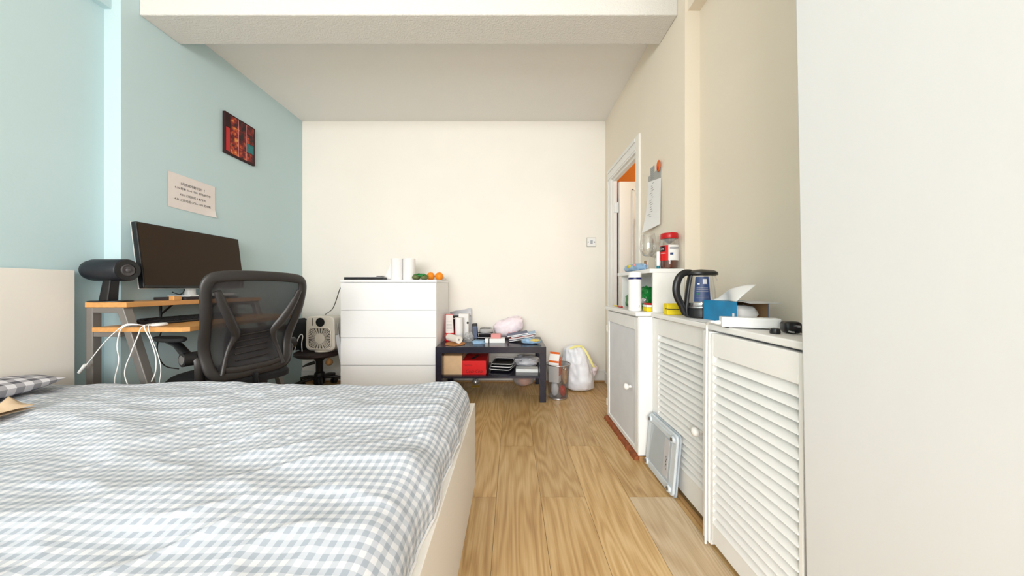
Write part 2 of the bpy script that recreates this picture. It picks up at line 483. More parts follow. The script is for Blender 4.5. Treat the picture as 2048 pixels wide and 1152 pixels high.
struct(box('wall_back', (-2.30, 1.06, 3.04, 3.16, -0.05, H), M['cream']), 'plain cream wall behind dresser and low table', 'wall')
w = MB()
w.box(-2.30, -2.09, 1.63, 3.04, -0.05, H)
w.box(-2.30, -2.18, -3.22, 1.63, -0.05, 2.66)
struct(w.build('wall_left', M['blue']), 'pale blue wall with shallow step behind desk', 'wall')
w = MB()
w.box(0.93, 0.965, 2.82, 3.04, -0.05, H)
w.box(0.93, 0.965, 2.255, 2.82, 1.93, H)
w.box(0.93, 1.10, 1.64, 2.255, -0.05, H)
w.box(1.01, 1.13, -3.22, 1.64, -0.05, 2.66)
struct(w.build('wall_right', M['warm_cream']), 'cream wall with doorway and recessed alcove', 'wall')
# leaning pier at the right hand edge
w = MB(); w.box(0.69, 1.01, -0.75, 0.735, -0.012, 2.66)
for v in w.v:
    if v.x < 0.9: v.x = 0.712 - 0.0185 * v.z
struct(w.build('wall_pier', M['pier'], bevel=0.004), 'blank off-white wall pier at the right edge', 'wall')
# unseen wall behind the viewer, with a window invented for the daylight
w = MB()
w.box(-2.30, -2.06, -3.34, -3.22, -0.05, 2.66); w.box(0.86, 1.13, -3.34, -3.22, -0.05, 2.66)
w.box(-2.06, 0.86, -3.34, -3.22, -0.05, 0.85); w.box(-2.06, 0.86, -3.34, -3.22, 2.42, 2.66)
struct(w.build('wall_front', M['cream']), 'cream wall around the invented window behind the viewer', 'wall')
wi = thing('invented_window', 'wide white framed window invented for daylight behind the viewer', 'window', (0, 0, 0)); wi['kind'] = 'structure'
w = MB()
for a, b in ((-2.06, -2.00), (-0.645, -0.585), (0.80, 0.86)): w.box(a, b, -3.32, -3.25, 0.85, 2.42)
w.box(-2.06, 0.86, -3.32, -3.25, 0.85, 0.91); w.box(-2.06, 0.86, -3.32, -3.25, 2.36, 2.42)
w.build('window_frame', M['gloss'], wi)
box('pane', (-2.00, -0.645, -3.29, -3.285, 0.91, 2.36), M['pane'], wi)
box('pane', (-0.585, 0.80, -3.29, -3.285, 0.91, 2.36), M['pane'], wi)

struct(box('ceiling', (-2.30, 1.13, 1.80, 3.16, H, H + 0.08), M['ceil']), 'white stippled ceiling beyond the beam', 'ceiling')
struct(box('ceiling_near', (-2.30, 1.13, -3.34, 1.80, 2.66, 2.74), M['ceil']), 'white ceiling above the bed', 'ceiling')
def bm_fn():
    b = MB(); b.box(-2.09, 0.93, 1.71, 1.92, 2.462, 2.67); return b
struct(bm_fn().build('trim_1', M['beam'], bevel=0.006), 'white stippled ceiling beam across the room', 'beam')
struct(box('trim_2', (-2.18, -2.14, -3.22, 1.63, 2.42, 2.66), M['blue']), 'pale blue boxing along the top of the left alcove', 'trim')
struct(box('trim_3', (0.945, 1.01, 0.735, 1.64, 2.42, 2.66), M['warm_cream']), 'cream boxing along the top of the right alcove', 'trim')
b = MB(); b.box(-2.09, 0.93, 3.022, 3.04, 0.012, 0.10); b.box(-2.09, 0.93, 3.028, 3.04, 0.10, 0.115)
bb = b.build('baseboard_back', M['gloss'], bevel=0.003); struct(bb, 'white skirting board along the back wall', 'baseboard')
box('beading', (-2.09, 0.93, 3.006, 3.022, 0, 0.016), M['oakbead'], bb, 0.003)
b = MB(); b.box(0.912, 0.93, 2.875, 3.006, 0, 0.10)
struct(b.build('baseboard_right', M['gloss'], bevel=0.003), 'short white skirting between corner and door frame', 'baseboard')

# doorway and door
df = thing('door_1', 'white panelled door standing open into the orange hall', 'door', (0.93, 2.54, 0)); df['kind'] = 'structure'
def arch(y0, y1, z0, z1, nm='architrave'):
    b = MB(); b.box(-0.016, 0, y0, y1, z0, z1); b.box(-0.024, -0.016, y0 + 0.012, y1 - 0.03 if y1 - y0 < .2 else y1 - .012, z0, z1 - 0.0)
    return b
b = MB(); b.box(-0.018, 0, -0.345, -0.285, 0, 2.045); b.build('architrave', M['cream'], df, bevel=0.003)
b = MB(); b.box(-0.018, 0, 0.28, 0.375, 0, 1.935); b.box(-0.026, -0.018, 0.335, 0.365, 0, 1.935); b.box(-0.022, -0.018, 0.29, 0.31, 0, 1.935)
b.build('architrave', M['gloss'], df, bevel=0.003)
b = MB(); b.box(-0.018, 0, -0.285, 0.375, 1.935, 2.045); b.box(-0.026, -0.018, -0.285, 0.365, 2.01, 2.035); b.box(-0.022, -0.018, -0.285, 0.365, 1.95, 1.97)
b.build('architrave', M['gloss'], df, bevel=0.003)
b = MB(); b.box(0, 0.035, 0.262, 0.28, 0, 1.93); b.build('door_jamb', M['gloss'], df)
b = MB(); b.box(0, 0.035, -0.285, -0.267, 0, 1.93); b.build('door_jamb', M['gloss'], df)
b = MB(); b.box(0, 0.035, -0.267, 0.262, 1.912, 1.93); b.build('door_head', M['gloss'], df)
lf = box('door_leaf', (0.045, 0.80, 0.222, 0.258, 0.01, 1.895), M['gloss'], df, 0.002)
b = MB()
for a, c_ in ((0.155, 0.17), (0.67, 0.685)): b.box(a, c_, 0.212, 0.222, 0.9, 1.825)
b.box(0.155, 0.685, 0.212, 0.222, 1.81, 1.825); b.box(0.155, 0.685, 0.212, 0.222, 0.9, 0.915)
b.build('panel_moulding', M['gloss'], lf, bevel=0.003)
b = MB(); b.box(0.155, 0.685, 0.214, 0.222, 0.12, 0.8); b.build('panel_moulding', M['gloss'], lf, bevel=0.004)
for z in (1.62, 0.25):
    b = MB(); b.box(0.008, 0.044, 0.252, 0.262, z, z + 0.09); b.cyl((0.036, 0.24, z - 0.002), (0.036, 0.24, z + 0.092), 0.006)
    b.build('hinge', M['whitep'], df)
b = MB(); b.box(0.196, 0.212, 0.20, 0.222, 1.50, 1.565); b.cyl((0.204, 0.185, 1.515), (0.204, 0.20, 1.515), 0.008)
b.build('coat_hook', M['brass'], lf, bevel=0.002)
b = MB().blob((1.235, 2.705, 1.00), (0.12, 0.035, 0.16), 0.12, 2, 3, power=0.8)
b.tube(spline([(1.19, 2.70, 1.10), (1.148, 2.725, 1.36), (1.134, 2.735, 1.53), (1.16, 2.725, 1.36), (1.27, 2.70, 1.1)], 6), 0.006)
tag(b.build('hanging_bag', M['softblack'], smooth=60), 'black cloth bag hanging on the open white door', 'bag')
# hall beyond
w = MB(); w.box(0.965, 2.4, 2.98, 3.039, 0, H)
struct(w.build('wall_hall', M['hall']), 'orange hall wall seen through the doorway', 'wall')
w = MB(); w.box(2.4, 2.5, 1.6, 3.1, 0, H + .085); w.box(1.13, 2.4, 1.6, 1.7, 0, H + .085)
struct(w.build('wall_hall_side', M['cream']), 'cream side wall of the hall beyond the doorway', 'wall')
struct(box('ceiling_hall', (0.965, 2.5, 1.6, 3.1, H + 0.085, H + .14), M['cream']), 'cream ceiling of the hall', 'ceiling')
struct(box('floor_hall', (0.93, 2.5, 1.6, 3.1, -0.05, -0.001), M['oakbead']), 'hall floor beyond the doorway', 'floor')
hl = thing('added_hall_pendant', 'added warm round pendant lamp, unseen in the hall', 'lamp', (1.75, 2.3, 0))  # unseen lamp invented to give the hall its warm light
MB().cyl((0, 0, 2.30), (0, 0, H), 0.004, seg=6).build('cord', M['whitep'], hl)
em = mat('added_lamp_glass', (255, 220, 170), 0.4)
em.node_tree.nodes['Principled BSDF'].inputs['Emission Color'].default_value = (1, .75, .45, 1)
em.node_tree.nodes['Principled BSDF'].inputs['Emission Strength'].default_value = 4
MB().lathe([(0.02, 2.30), (0.07, 2.27), (0.09, 2.2), (0.07, 2.13), (0.02, 2.11)], seg=20).build('globe', em, hl, smooth=60)
pl = bpy.data.lights.new('added_hall_light', 'POINT'); pl.energy = 9; pl.color = (1, 0.86, 0.68); pl.shadow_soft_size = 0.1  # point light belonging to the invented hall lamp
po = bpy.data.objects.new('added_hall_light', pl); po.location = (1.75, 2.3, 2.02); C.objects.link(po)

# wall switch
sw = thing('light_switch', 'square white light switch on the cream back wall', 'switch', (0.79, 3.04, 1.386))
box('backing_plate', (-0.045, 0.045, -0.004, 0, -0.045, 0.045), M['steel'], sw, 0.001)
box('plate', (-0.0425, 0.0425, -0.009, -0.0041, -0.0425, 0.0425), M['whitep'], sw, 0.003)
MB().box(-0.011, 0.011, -0.015, -0.009, -0.018, 0.018, rot(8, 'X')).build('rocker', mat('pale_grey_rocker', (176, 180, 188), 0.4), sw, bevel=0.001)
for s_ in (-1, 1): MB().cyl((s_ * 0.032, -0.0105, 0), (s_ * 0.032, -0.009, 0), 0.005, seg=10).build('screw', M['ink'], sw)

# ================================================================== BED
bed = thing('bed', 'cream white low bed frame with tall flat headboard', 'bed', (-1.15, 0.58, 0))
def bx(b): return (b[0] + 1.15, b[1] + 1.15, b[2] - 0.58, b[3] - 0.58, b[4], b[5])
box('footboard', bx((-0.197, -0.175, -0.30, 1.445, 0.0, 0.385)), M['bedwhite'], bed, 0.0015)
box('headboard', bx((-2.165, -2.125, -0.30, 1.483, 0.0, 1.015)), M['bedwhite'], bed, 0.002)
box('side_rail', bx((-2.125, -0.197, 1.423, 1.445, 0.02, 0.385)), M['bedwhite'], bed, 0.0015)
box('side_rail', bx((-2.125, -0.197, -0.30, -0.278, 0.02, 0.385)), M['bedwhite'], bed, 0.0015)
box('slat_base', bx((-2.12, -0.20, -0.275, 1.42, 0.20, 0.23)), M['card'], bed)
mt = thing('mattress', 'thick mattress under the gingham sheet', 'mattress', (-1.16, 0.575, 0.23))
MB().box(-0.94, 0.94, -0.835, 0.835, 0.001, 0.255).build('core', M['palebag'], mt, bevel=0.05, seg=4)

# fitted gingham sheet: rounded box with wrinkles
SX0, SX1, SY0, SY1, TOP, RR = -2.115, -0.199, -0.275, 1.418, 0.505, 0.075
DROP = 0.115
Ls = (SX1 - RR) - SX0 + RR * PI / 2 + DROP - RR
Lt = (SY1 - RR) - SY0 + RR * PI / 2 + DROP - RR
def edge(s, a0, amax):
    """arc-length along one axis -> position, drop"""
    x = a0 + s; lim = amax - RR
    if x <= lim: return x, 0.0
    t = x - lim
    if t < RR * PI / 2:
        a = t / RR; return lim + RR * math.sin(a), RR * (1 - math.cos(a))
    return amax, RR + (t - RR * PI / 2)
RC = 0.09
def sheet(u, v):
    s = u * Ls; t = v * Lt
    x, dx = edge(s, SX0, SX1); y, dy = edge(t, SY0, SY1)
    d = max(dx, dy) if min(dx, dy) <= 0 else min(math.hypot(dx, dy), max(dx, dy) * 1.0 + 0.2 * min(dx, dy))
    d = min(d, DROP)
    a = (x - (SX1 - RC)) / RC; b = (y - (SY1 - RC)) / RC
    if a > 0 and b > 0:
        a, b = min(a, 1), min(b, 1)
        x = SX1 - RC + RC * a * math.sqrt(1 - b * b / 2); y = SY1 - RC + RC * b * math.sqrt(1 - a * a / 2)
    # long soft ridges running towards the far right corner, finer creases on top
    p = Vector((x * 1.5 - y * 1.2, x * 2.0 + y * 5.2, 0))
    r1 = noise.noise(p) * 0.016
    p2 = Vector((x * 4 - y * 5, x * 5 + y * 13, 3.1))
    r2 = noise.noise(p2) * 0.0055
    r3 = (1 - abs(noise.noise(Vector((x * 5 + 4, y * 9 - x * 3, 8.0))))) ** 6 * 0.006
    wr = r1 + r2 + r3
    side = min(1.0, d / RR)
    z = TOP - d + wr * (1 - 0.9 * side)
    hem = 0.010 * noise.noise(Vector((x * 7, y * 7, 5))) * side
    if dx > RR * 0.5: x += (wr * 1.0 + 0.004) * side
    if dy > RR * 0.5: y += wr * 0.5 * side
    return (x, y, z + hem)
b = MB().grid(sheet, 260, 240, lambda u, v: (u * Ls, v * Lt))
o = b.build('bed_sheet', M['skin_sheet'], smooth=180)
tag(o, 'wrinkled grey and white gingham sheet over the mattress', 'sheet')
hem = []
for i in range(0, 241, 2):
    q = Vector(sheet(1.0, i / 240)); hem.append((q.x + 0.001, q.y, q.z))
MB().tube(hem, 0.0035, 6).build('hem', M['paper'], o, smooth=60)

def pillow_fn(cx, cy, z0, lx, ly, hz, seed):
    def fn_t(sgn):
        def fn(u, v):
            a = u * 2 - 1; b_ = v * 2 - 1
            k = max(0.0, (1 - abs(a) ** 3) * (1 - abs(b_) ** 3)) ** 0.5
            n = noise.noise(Vector((a * 2 + seed, b_ * 2, seed))) * 0.012 * k
            pin = 1 - 0.05 * (1 - (1 - abs(a * b_)))
            x = cx + a * lx * pin; y = cy + b_ * ly * pin
            z = z0 + hz * 0.5 + (hz * 0.5 * k + n if sgn > 0 else -hz * 0.5 * min(1, k * 1.6))
            return (x, y, z)
        return fn
    b = MB()
    b.grid(fn_t(1), 24, 36, lambda u, v: (u * lx * 2.2, v * ly * 2.2))
    b.grid(fn_t(-1), 24, 36, lambda u, v: (u * lx * 2.2, v * ly * 2.2), True)
    return b
tag(pillow_fn(-1.985, 0.90, 0.520, 0.122, 0.40, 0.068, 2.0).build('pillow', M['pillow'], smooth=180),
    'dark grey gingham pillow lying against the headboard', 'pillow')
def cloth(u, v):
    x = -1.79 + u * 0.17; y = 0.74 + v * 0.29
    k = (1 - (2 * u - 1) ** 4) * (1 - (2 * v - 1) ** 4)
    n = (1 - abs(noise.noise(Vector((u * 4.0, v * 5.5 + u, 4))))) ** 3 + 0.3 * noise.noise(Vector((u * 9, v * 9, 2)))
    e = 0.02 * noise.noise(Vector((u * 4, v * 4, 9)))
    return (x + e, y + e * 1.5, 0.530 + 0.075 * k * n + 0.004)
def cloth_b(u, v):
    p = cloth(u, v); return (p[0], p[1], 0.524)
b = MB().grid(cloth, 30, 26); b.grid(cloth_b, 30, 26)
tag(b.build('cloth', M['beige'], smooth=180), 'crumpled beige cotton cloth at the left end of the bed', 'cloth')

# ================================================================== DRESSER
dr = thing('dresser', 'tall white four drawer dresser against the cream wall', 'dresser', (-1.03, 2.78, 0))
b = MB()
b.box(-0.40, -0.382, -0.222, 0.24, 0, 0.978); b.box(0.382, 0.40, -0.222, 0.24, 0, 0.978)
b.box(-0.382, 0.382, 0.225, 0.24, 0.05, 0.978); b.box(-0.382, 0.382, -0.20, 0.225, 0.02, 0.04)
b.box(-0.382, 0.382, -0.2215, -0.212, 0.05, 0.978)
b.build('carcass', M['white_lam'], dr, bevel=0.001)
box('top', (-0.402, 0.402, -0.24, 0.24, 0.979, 1.0), M['white_lam'], dr, 0.0015)
for i in range(4):
    z1 = 0.973 - i * 0.2295; z0_ = z1 - 0.2255
    d = MB(); d.box(-0.398, 0.398, -0.24, -0.223, z0_ if i < 3 else 0.05, z1)
    dd = d.build('drawer', M['white_lam'], dr, bevel=0.0015)
    MB().box(-0.375, 0.375, -0.2105, 0.2, (z0_ if i < 3 else 0.05) + 0.02, z1 - 0.03).build('drawer_box', M['white_lam'], dd)

# ================================================================== LOW TABLE
TX0, TX1, TY0, TY1 = -0.622, 0.278, 2.475, 3.0
tb = thing('coffee_table', 'black-brown low table with lower shelf beside dresser', 'table', (-0.172, 2.74, 0))
def tx(a, b_, c_, d_, e, f): return (a + 0.172, b_ + 0.172, c_ - 2.74, d_ - 2.74, e, f)
box('tabletop', tx(TX0, TX1, TY0, TY1, 0.40, 0.45), M['dark_table'], tb, 0.0015)
for xx in (TX0, TX1 - 0.052):
    for yy in (TY0, TY1 - 0.052):
        box('leg', tx(xx, xx + 0.052, yy, yy + 0.052, 0, 0.40), M['dark_table'], tb, 0.001)
box('shelf', tx(TX0 + 0.004, TX1 - 0.004, TY0 + 0.053, TY1 - 0.053, 0.193, 0.21), M['dark_table'], tb, 0.001)
b = MB()
b.box(*tx(TX0 + 0.052, TX1 - 0.052, TY0 + 0.012, TY0 + 0.053, 0.193, 0.21))
b.build('shelf_rail', M['dark_table'], tb)

# ================================================================== CUPBOARDS ON THE RIGHT
cb = thing('panel_cupboard', 'white cupboard with grey panel door beside the doorway', 'cupboard', (0.80, 1.90, 0))
def cx_(a, b_, c_, d_, e, f): return (a - 0.80, b_ - 0.80, c_ - 1.90, d_ - 1.90, e, f)
b = MB(); b.box(*cx_(0.69, 0.929, 1.642, 2.165, 0.03, 0.776)); b.build('body', M['cabinet'], cb)
box('end_stile', cx_(0.676, 0.762, 1.632, 1.642, 0.032, 0.776), M['cabinet'], cb, 0.002)
dd = thing('door', '', '', (0, 0, 0)); del dd['label']; del dd['category']; dd.parent = cb
b = MB()
b.box(*cx_(0.676, 0.690, 1.645, 1.678, 0.035, 0.77)); b.box(*cx_(0.676, 0.690, 2.13, 2.163, 0.035, 0.77))
b.box(*cx_(0.676, 0.690, 1.678, 2.13, 0.70, 0.77)); b.box(*cx_(0.676, 0.690, 1.678, 2.13, 0.035, 0.06))
b.build('door_frame', M['cabinet'], dd, bevel=0.002)
box('door_panel', cx_(0.683, 0.690, 1.678, 2.13, 0.06, 0.70), M['greypanel'], dd)
def knob(x, y, z, par, off):
    c_ = (x - off[0], y - off[1], z)
    b = MB().lathe([(0.008, 0), (0.007, -0.012), (0.016, -0.018), (0.019, -0.028), (0.015, -0.037), (0.004, -0.041)], c_, 16, 'X')
    return b.build('knob', M['gloss'], par, smooth=50)
knob(0.676, 1.735, 0.37, dd, (0.80, 1.90))
for z_ in (0.10, 0.62): box('hinge', cx_(0.672, 0.692, 2.1635, 2.168, z_, z_ + 0.05), M['gloss'], dd)
ct = box('worktop', cx_(0.664, 0.929, 1.634, 2.172, 0.778, 0.80), M['cabinet'], cb, 0.004)
def ragged(y0, y1, x0_, x1_, z1, seed):
    b = MB(); n = 28; rings = []
    for i in range(n + 1):
        y = y0 + (y1 - y0) * i / n
        e = 0.010 * noise.noise(Vector((i * 0.9, seed, 0)))
        h = z1 + 0.006 * noise.noise(Vector((i * 1.3, seed, 4)))
        rings.append([Vector((x0_ + e, y, 0.0)), Vector((x1_, y, 0)), Vector((x1_, y, h)), Vector((x0_ + e + 0.006, y, h * 0.6))])
    return b.ring_loft(rings)
ragged(1.645 - 1.90, 2.18 - 1.90, 0.658 - 0.80, 0.69 - 0.80, 0.028, 3).build('floor_beading', M['redbead'], cb)
box('plinth', cx_(0.682, 0.75, 1.629, 1.641, 0.0, 0.028), M['oakbead'], cb, 0.002)

nb = thing('niche_shelf', 'cream open box shelf standing on the panel cupboard', 'shelf', (0.845, 1.88, 0.80))
def nx(a, b_, c_, d_, e, f): return (a - 0.845, b_ - 0.845, c_ - 1.88, d_ - 1.88, e - 0.80, f - 0.80)
box('top', nx(0.742, 0.929, 1.642, 2.145, 1.012, 1.034), M['cabinet'], nb, 0.002)
box('end_panel', nx(0.760, 0.929, 1.642, 1.658, 0.8005, 1.012), M['cabinet'], nb, 0.001)
box('end_panel', nx(0.760, 0.929, 2.10, 2.116, 0.8005, 1.012), M['cabinet'], nb, 0.001)
box('back_panel', nx(0.921, 0.929, 1.658, 2.10, 0.8005, 1.012), M['cabinet'], nb)

lc = thing('louvre_cupboard', 'white cupboard with two louvred doors in the alcove', 'cupboard', (0.87, 1.18, 0))
def lx_(a, b_, c_, d_, e, f): return (a - 0.87, b_ - 0.87, c_ - 1.18, d_ - 1.18, e, f)
b = MB(); b.box(*lx_(0.78, 1.008, 0.742, 1.625, 0.02, 0.772)); b.build('body', M['cabinet'], lc)
# worktop edge tapers slightly
b = MB(); b.prism([(0.742 - 0.87, 1.63 - 1.18), (1.008 - 0.87, 1.63 - 1.18), (1.008 - 0.87, 0.742 - 1.18), (0.714 - 0.87, 0.742 - 1.18)], 0.776, 0.797, 'Z')
b.build('worktop', M['cabinet'], lc, bevel=0.004)
box('end_stile', lx_(0.752, 0.79, 1.588, 1.628, 0.02, 0.772), M['cabinet'], lc, 0.002)
box('centre_post', lx_(0.708, 0.79, 1.096, 1.132, 0.012, 0.772), M['cabinet'], lc, 0.003)
box('centre_bead', lx_(0.711, 0.73, 1.091, 1.096, 0.012, 0.755), M['cabinet'], lc, 0.001)
def louvre(y0, y1, xf, z0_, z1, zs0, zs1, n, st0, st1):
    d = thing('door', '', '', (0, 0, 0)); del d['label']; del d['category']; d.parent = lc
    b = MB()
    b.box(*lx_(xf, xf + 0.029, y0, y0 + st0, z0_, z1)); b.box(*lx_(xf, xf + 0.029, y1 - st1, y1, z0_, z1))
    b.box(*lx_(xf, xf + 0.029, y0 + st0, y1 - st1, zs1, z1)); b.box(*lx_(xf, xf + 0.029, y0 + st0, y1 - st1, z0_, zs0))
    b.build('door_frame', M['cabinet'], d, bevel=0.002)
    box('door_backing', lx_(xf + 0.0275, xf + 0.0288, y0 + st0, y1 - st1, zs0, zs1), M['cabinet'], d)
    pitch = (zs1 - zs0) / n
    sl = None
    for i in range(n):
        zc = zs0 + (i + 0.5) * pitch
        if sl is None:
            q = MB()
            hh = pitch * 0.50
            prof = [(-0.005, -hh), (-0.001, -hh - 0.0015), (0.0245, hh), (0.0205, hh + 0.001)]
            q.prism(prof, y0 + st0 - 1.18, y1 - st1 - 1.18, 'Y')
            ob = q.build('slat', M['cabinet'], d); sl = ob
            ob.location = (xf + 0.002 - 0.87, 0, zc)
        else:
            ob = bpy.data.objects.new('slat', sl.data); C.objects.link(ob); ob.parent = d
            ob.location = (xf + 0.002 - 0.87, 0, zc)
    return d
d1 = louvre(1.134, 1.588, 0.75, 0.03, 0.773, 0.135, 0.69, 19, 0.012, 0.022)
d2 = louvre(0.745, 1.090, 0.711, 0.03, 0.769, 0.10, 0.69, 19, 0.012, 0.012)
knob(0.75, 1.205, 0.362, d1, (0.87, 1.18))
MB().prism([(1.097, 0.0), (1.62, 0.0), (1.62, 0.014), (1.097, 0.014)], 0.735 - 0.87, 0.752 - 0.87, 'X').xf(Matrix.Translation((0, -1.18, 0))).build('floor_beading', M['oakbead'], lc, bevel=0.003)

# ================================================================== DESK
dk = thing('computer_desk', 'light wood two tier desk with grey steel frame', 'desk', (-1.85, 1.89, 0))
def dx_(a, b_, c_, d_, e, f): return (a + 1.85, b_ + 1.85, c_ - 1.89, d_ - 1.89, e, f)
box('upper_shelf', dx_(-2.085, -1.882, 1.488, 2.29, 0.835, 0.86), M['deskwood'], dk, 0.002)
b = MB(); b.prism([(-2.05 + 1.85, 1.488 - 1.89), (-1.612 + 1.85, 1.488 - 1.89), (-1.592 + 1.85, 1.508 - 1.89), (-1.592 + 1.85, 2.27 - 1.89), (-1.612 + 1.85, 2.29 - 1.89), (-2.05 + 1.85, 2.29 - 1.89)], 0.715, 0.738, 'Z')
b.build('desktop', M['deskwood'], dk, bevel=0.001)
for yy in (1.492, 2.252):
    b = MB(); b.box(*dx_(-2.085, -2.052, yy, yy + 0.034, 0.0, 0.835)); b.build('rear_leg', M['steel'], dk, bevel=0.003)
    b = MB(); b.box(*dx_(-2.052, -1.90, yy, yy + 0.03, 0.808, 0.835)); b.build('top_bar', M['steel'], dk, bevel=0.002)
    x_a, x_b = -1.935 + 1.85, -1.668 + 1.85
    y_ = yy - 1.89 - 0.003
    b = MB().add([(x_a, y_, 0.8345), (x_a + 0.036, y_, 0.8345), (x_b + 0.036, y_, 0), (x_b, y_, 0),
                  (x_a, y_ + 0.037, 0.8345), (x_a + 0.036, y_ + 0.037, 0.8345), (x_b + 0.036, y_ + 0.034, 0), (x_b, y_ + 0.034, 0)],
                 [(0, 1, 2, 3), (7, 6, 5, 4), (0, 4, 5, 1), (1, 5, 6, 2), (2, 6, 7, 3), (3, 7, 4, 0)])
    b.build('slanted_leg', M['steel'], dk, bevel=0.003)
    b = MB(); b.box(*dx_(-2.052, -1.92, yy + 0.003, yy + 0.03, 0.69, 0.7145)); b.build('desktop_bar', M['steel'], dk, bevel=0.002)
b = MB(); b.box(*dx_(-2.082, -2.062, 1.526, 2.252, 0.28, 0.32)); b.build('rear_rail', M['steel'], dk, bevel=0.002)
for yy in (1.78, 2.05):
    b = MB(); b.tube([(-2.05 + 1.85, yy - 1.89, 0.738), (-2.05 + 1.85, yy - 1.89, 0.835)], 0.006); b.tube([(-2.05 + 1.85, yy - 1.89, 0.775), (-1.98 + 1.85, yy - 1.89, 0.834)], 0.005)
    b.build('shelf_bracket', M['black'], dk)

# monitor
mo = thing('monitor', 'wide dark flat monitor standing on the desk shelf', 'monitor', (-2.005, 1.94, 0.876))
tl = rot(-7, 'Y')
def tilt(b_):
    for i, v in enumerate(b_.v):
        q = tl @ (v - Vector((0, 0, 0.23))); b_.v[i] = q + Vector((0.0, 0, 0.23))
    return b_
tilt(MB().box(-0.016, 0.012, -0.306, 0.306, 0.052, 0.412)).build('housing', M['black'], mo, bevel=0.003)
tilt(MB().box(0.0122, 0.0135, -0.300, 0.300, 0.066, 0.406)).build('screen', M['screen'], mo)
tilt(MB().box(-0.0175, -0.0162, -0.3075, 0.3075, 0.05, 0.4135)).build('rear_cover', M['whitep'], mo, bevel=0.0005)
tilt(MB().box(0.0136, 0.0142, 0.27, 0.274, 0.056, 0.06)).build('power_light', M['whitep'], mo)
MB().lathe([(0.028, 0.008), (0.026, 0.03), (0.024, 0.18)], (-0.042, 0, 0), 20).build('stand', M['whitep'], mo, smooth=40)
MB().box(-0.066, 0.075, -0.11, 0.11, 0.001, 0.009).build('stand_base', M['whitep'], mo, bevel=0.004)
MB().tube(spline([(-0.03, -0.05, 0.06), (0.01, -0.085, 0.035), (-0.01, -0.09, 0.015), (-0.045, -0.1, 0.03)], 6), 0.003).build('cable', M['black'], mo, smooth=60)
# things under and by the monitor
tag(box('notebook', (-2.075, -1.888, 1.765, 2.1, 0.8605, 0.876), [M['ink']], None, 0.002), 'flat dark notebook under the monitor stand', 'notebook')
tag(MB().box(-1.93, -1.90, 1.715, 1.755, 0.861, 0.885).build('wooden_block', M['deskwood'], bevel=0.002), 'small wooden block at the edge of the desk shelf', 'block')
b = MB().box(-1.935, -1.895, 1.90, 2.09, 0.877, 0.897); tag(b.build('white_adapter', M['whitep'], bevel=0.006), 'white rounded adapter lying in front of monitor stand', 'adapter')
# speaker
sp = thing('speaker', 'black horizontal cylinder speaker on a slanted post', 'speaker', (-2.045, 1.55, 0.8605))
c0 = (0, 0, 0.16)
MB().lathe([(0.010, -0.105), (0.035, -0.102), (0.050, -0.088), (0.056, -0.066), (0.056, 0.088), (0.053, 0.092)], c0, 36, 'X').build('barrel', mat('dark_navy_plastic', (24, 28, 35), 0.45), sp, smooth=50)
MB().lathe([(0.052, 0.0915), (0.052, 0.095), (0.032, 0.096), (0.031, 0.0925)], c0, 36, 'X').build('front_ring', M['black'], sp, smooth=40)
MB().lathe([(0.031, 0.093), (0.026, 0.0975), (0.02, 0.094), (0.012, 0.091), (0.011, 0.098), (0.006, 0.102), (0.001, 0.103)], c0, 30, 'X').build('cone', mat('grey_rubber', (78, 76, 78), 0.4), sp, smooth=50)
b = MB().add([(-0.03, -0.022, 0.004), (0.018, -0.022, 0.004), (0.018, 0.022, 0.004), (-0.03, 0.022, 0.004),
              (-0.012, -0.018, 0.115), (0.03, -0.018, 0.115), (0.03, 0.018, 0.115), (-0.012, 0.018, 0.115)],
             [(0, 1, 2, 3), (7, 6, 5, 4), (0, 4, 5, 1), (1, 5, 6, 2), (2, 6, 7, 3), (3, 7, 4, 0)])
b.build('post', M['black'], sp, bevel=0.004)
MB().lathe([(0.062, 0.0), (0.062, 0.004), (0.055, 0.0055)], (0.005, 0, 0.0005), 32).xf(Matrix.Diagonal((1.45, 1.0, 1, 1))).build('base_plate', M['black'], sp, smooth=40)
# keyboard
kb = thing('keyboard', 'long black keyboard on the lower desk board', 'keyboard', (-1.90, 1.83, 0.738), math.radians(-3))
MB().prism([(-0.07, 0.001), (0.07, 0.001), (0.07, 0.012), (-0.07, 0.026)], -0.225, 0.225, 'Y').build('case', M['black'], kb, bevel=0.003)
key = None
for r_ in range(5):
    for c_ in range(15):
        if key is None:
            key = MB().box(-0.011, 0.011, -0.0125, 0.0125, 0.0, 0.007).build('key', M['softblack'], kb)
            ob = key
        else:
            ob = bpy.data.objects.new('key', key.data); C.objects.link(ob); ob.parent = kb
        ob.location = (-0.053 + r_ * 0.0265, -0.203 + c_ * 0.029, 0.0225 - r_ * 0.0026)
b = MB().lathe([(0.020, 0), (0.026, 0.004), (0.026, 0.012), (0.021, 0.016)], (0, 0, 0), 20)
b.v = [Vector((v.x, v.y * 1.3, v.z)) for v in b.v]
b.xf(Matrix.Translation((-1.775, 1.535, 0.7385)))
tag(b.build('charging_puck', M['whitep'], smooth=50), 'small white oval charger on the desk corner', 'charger')
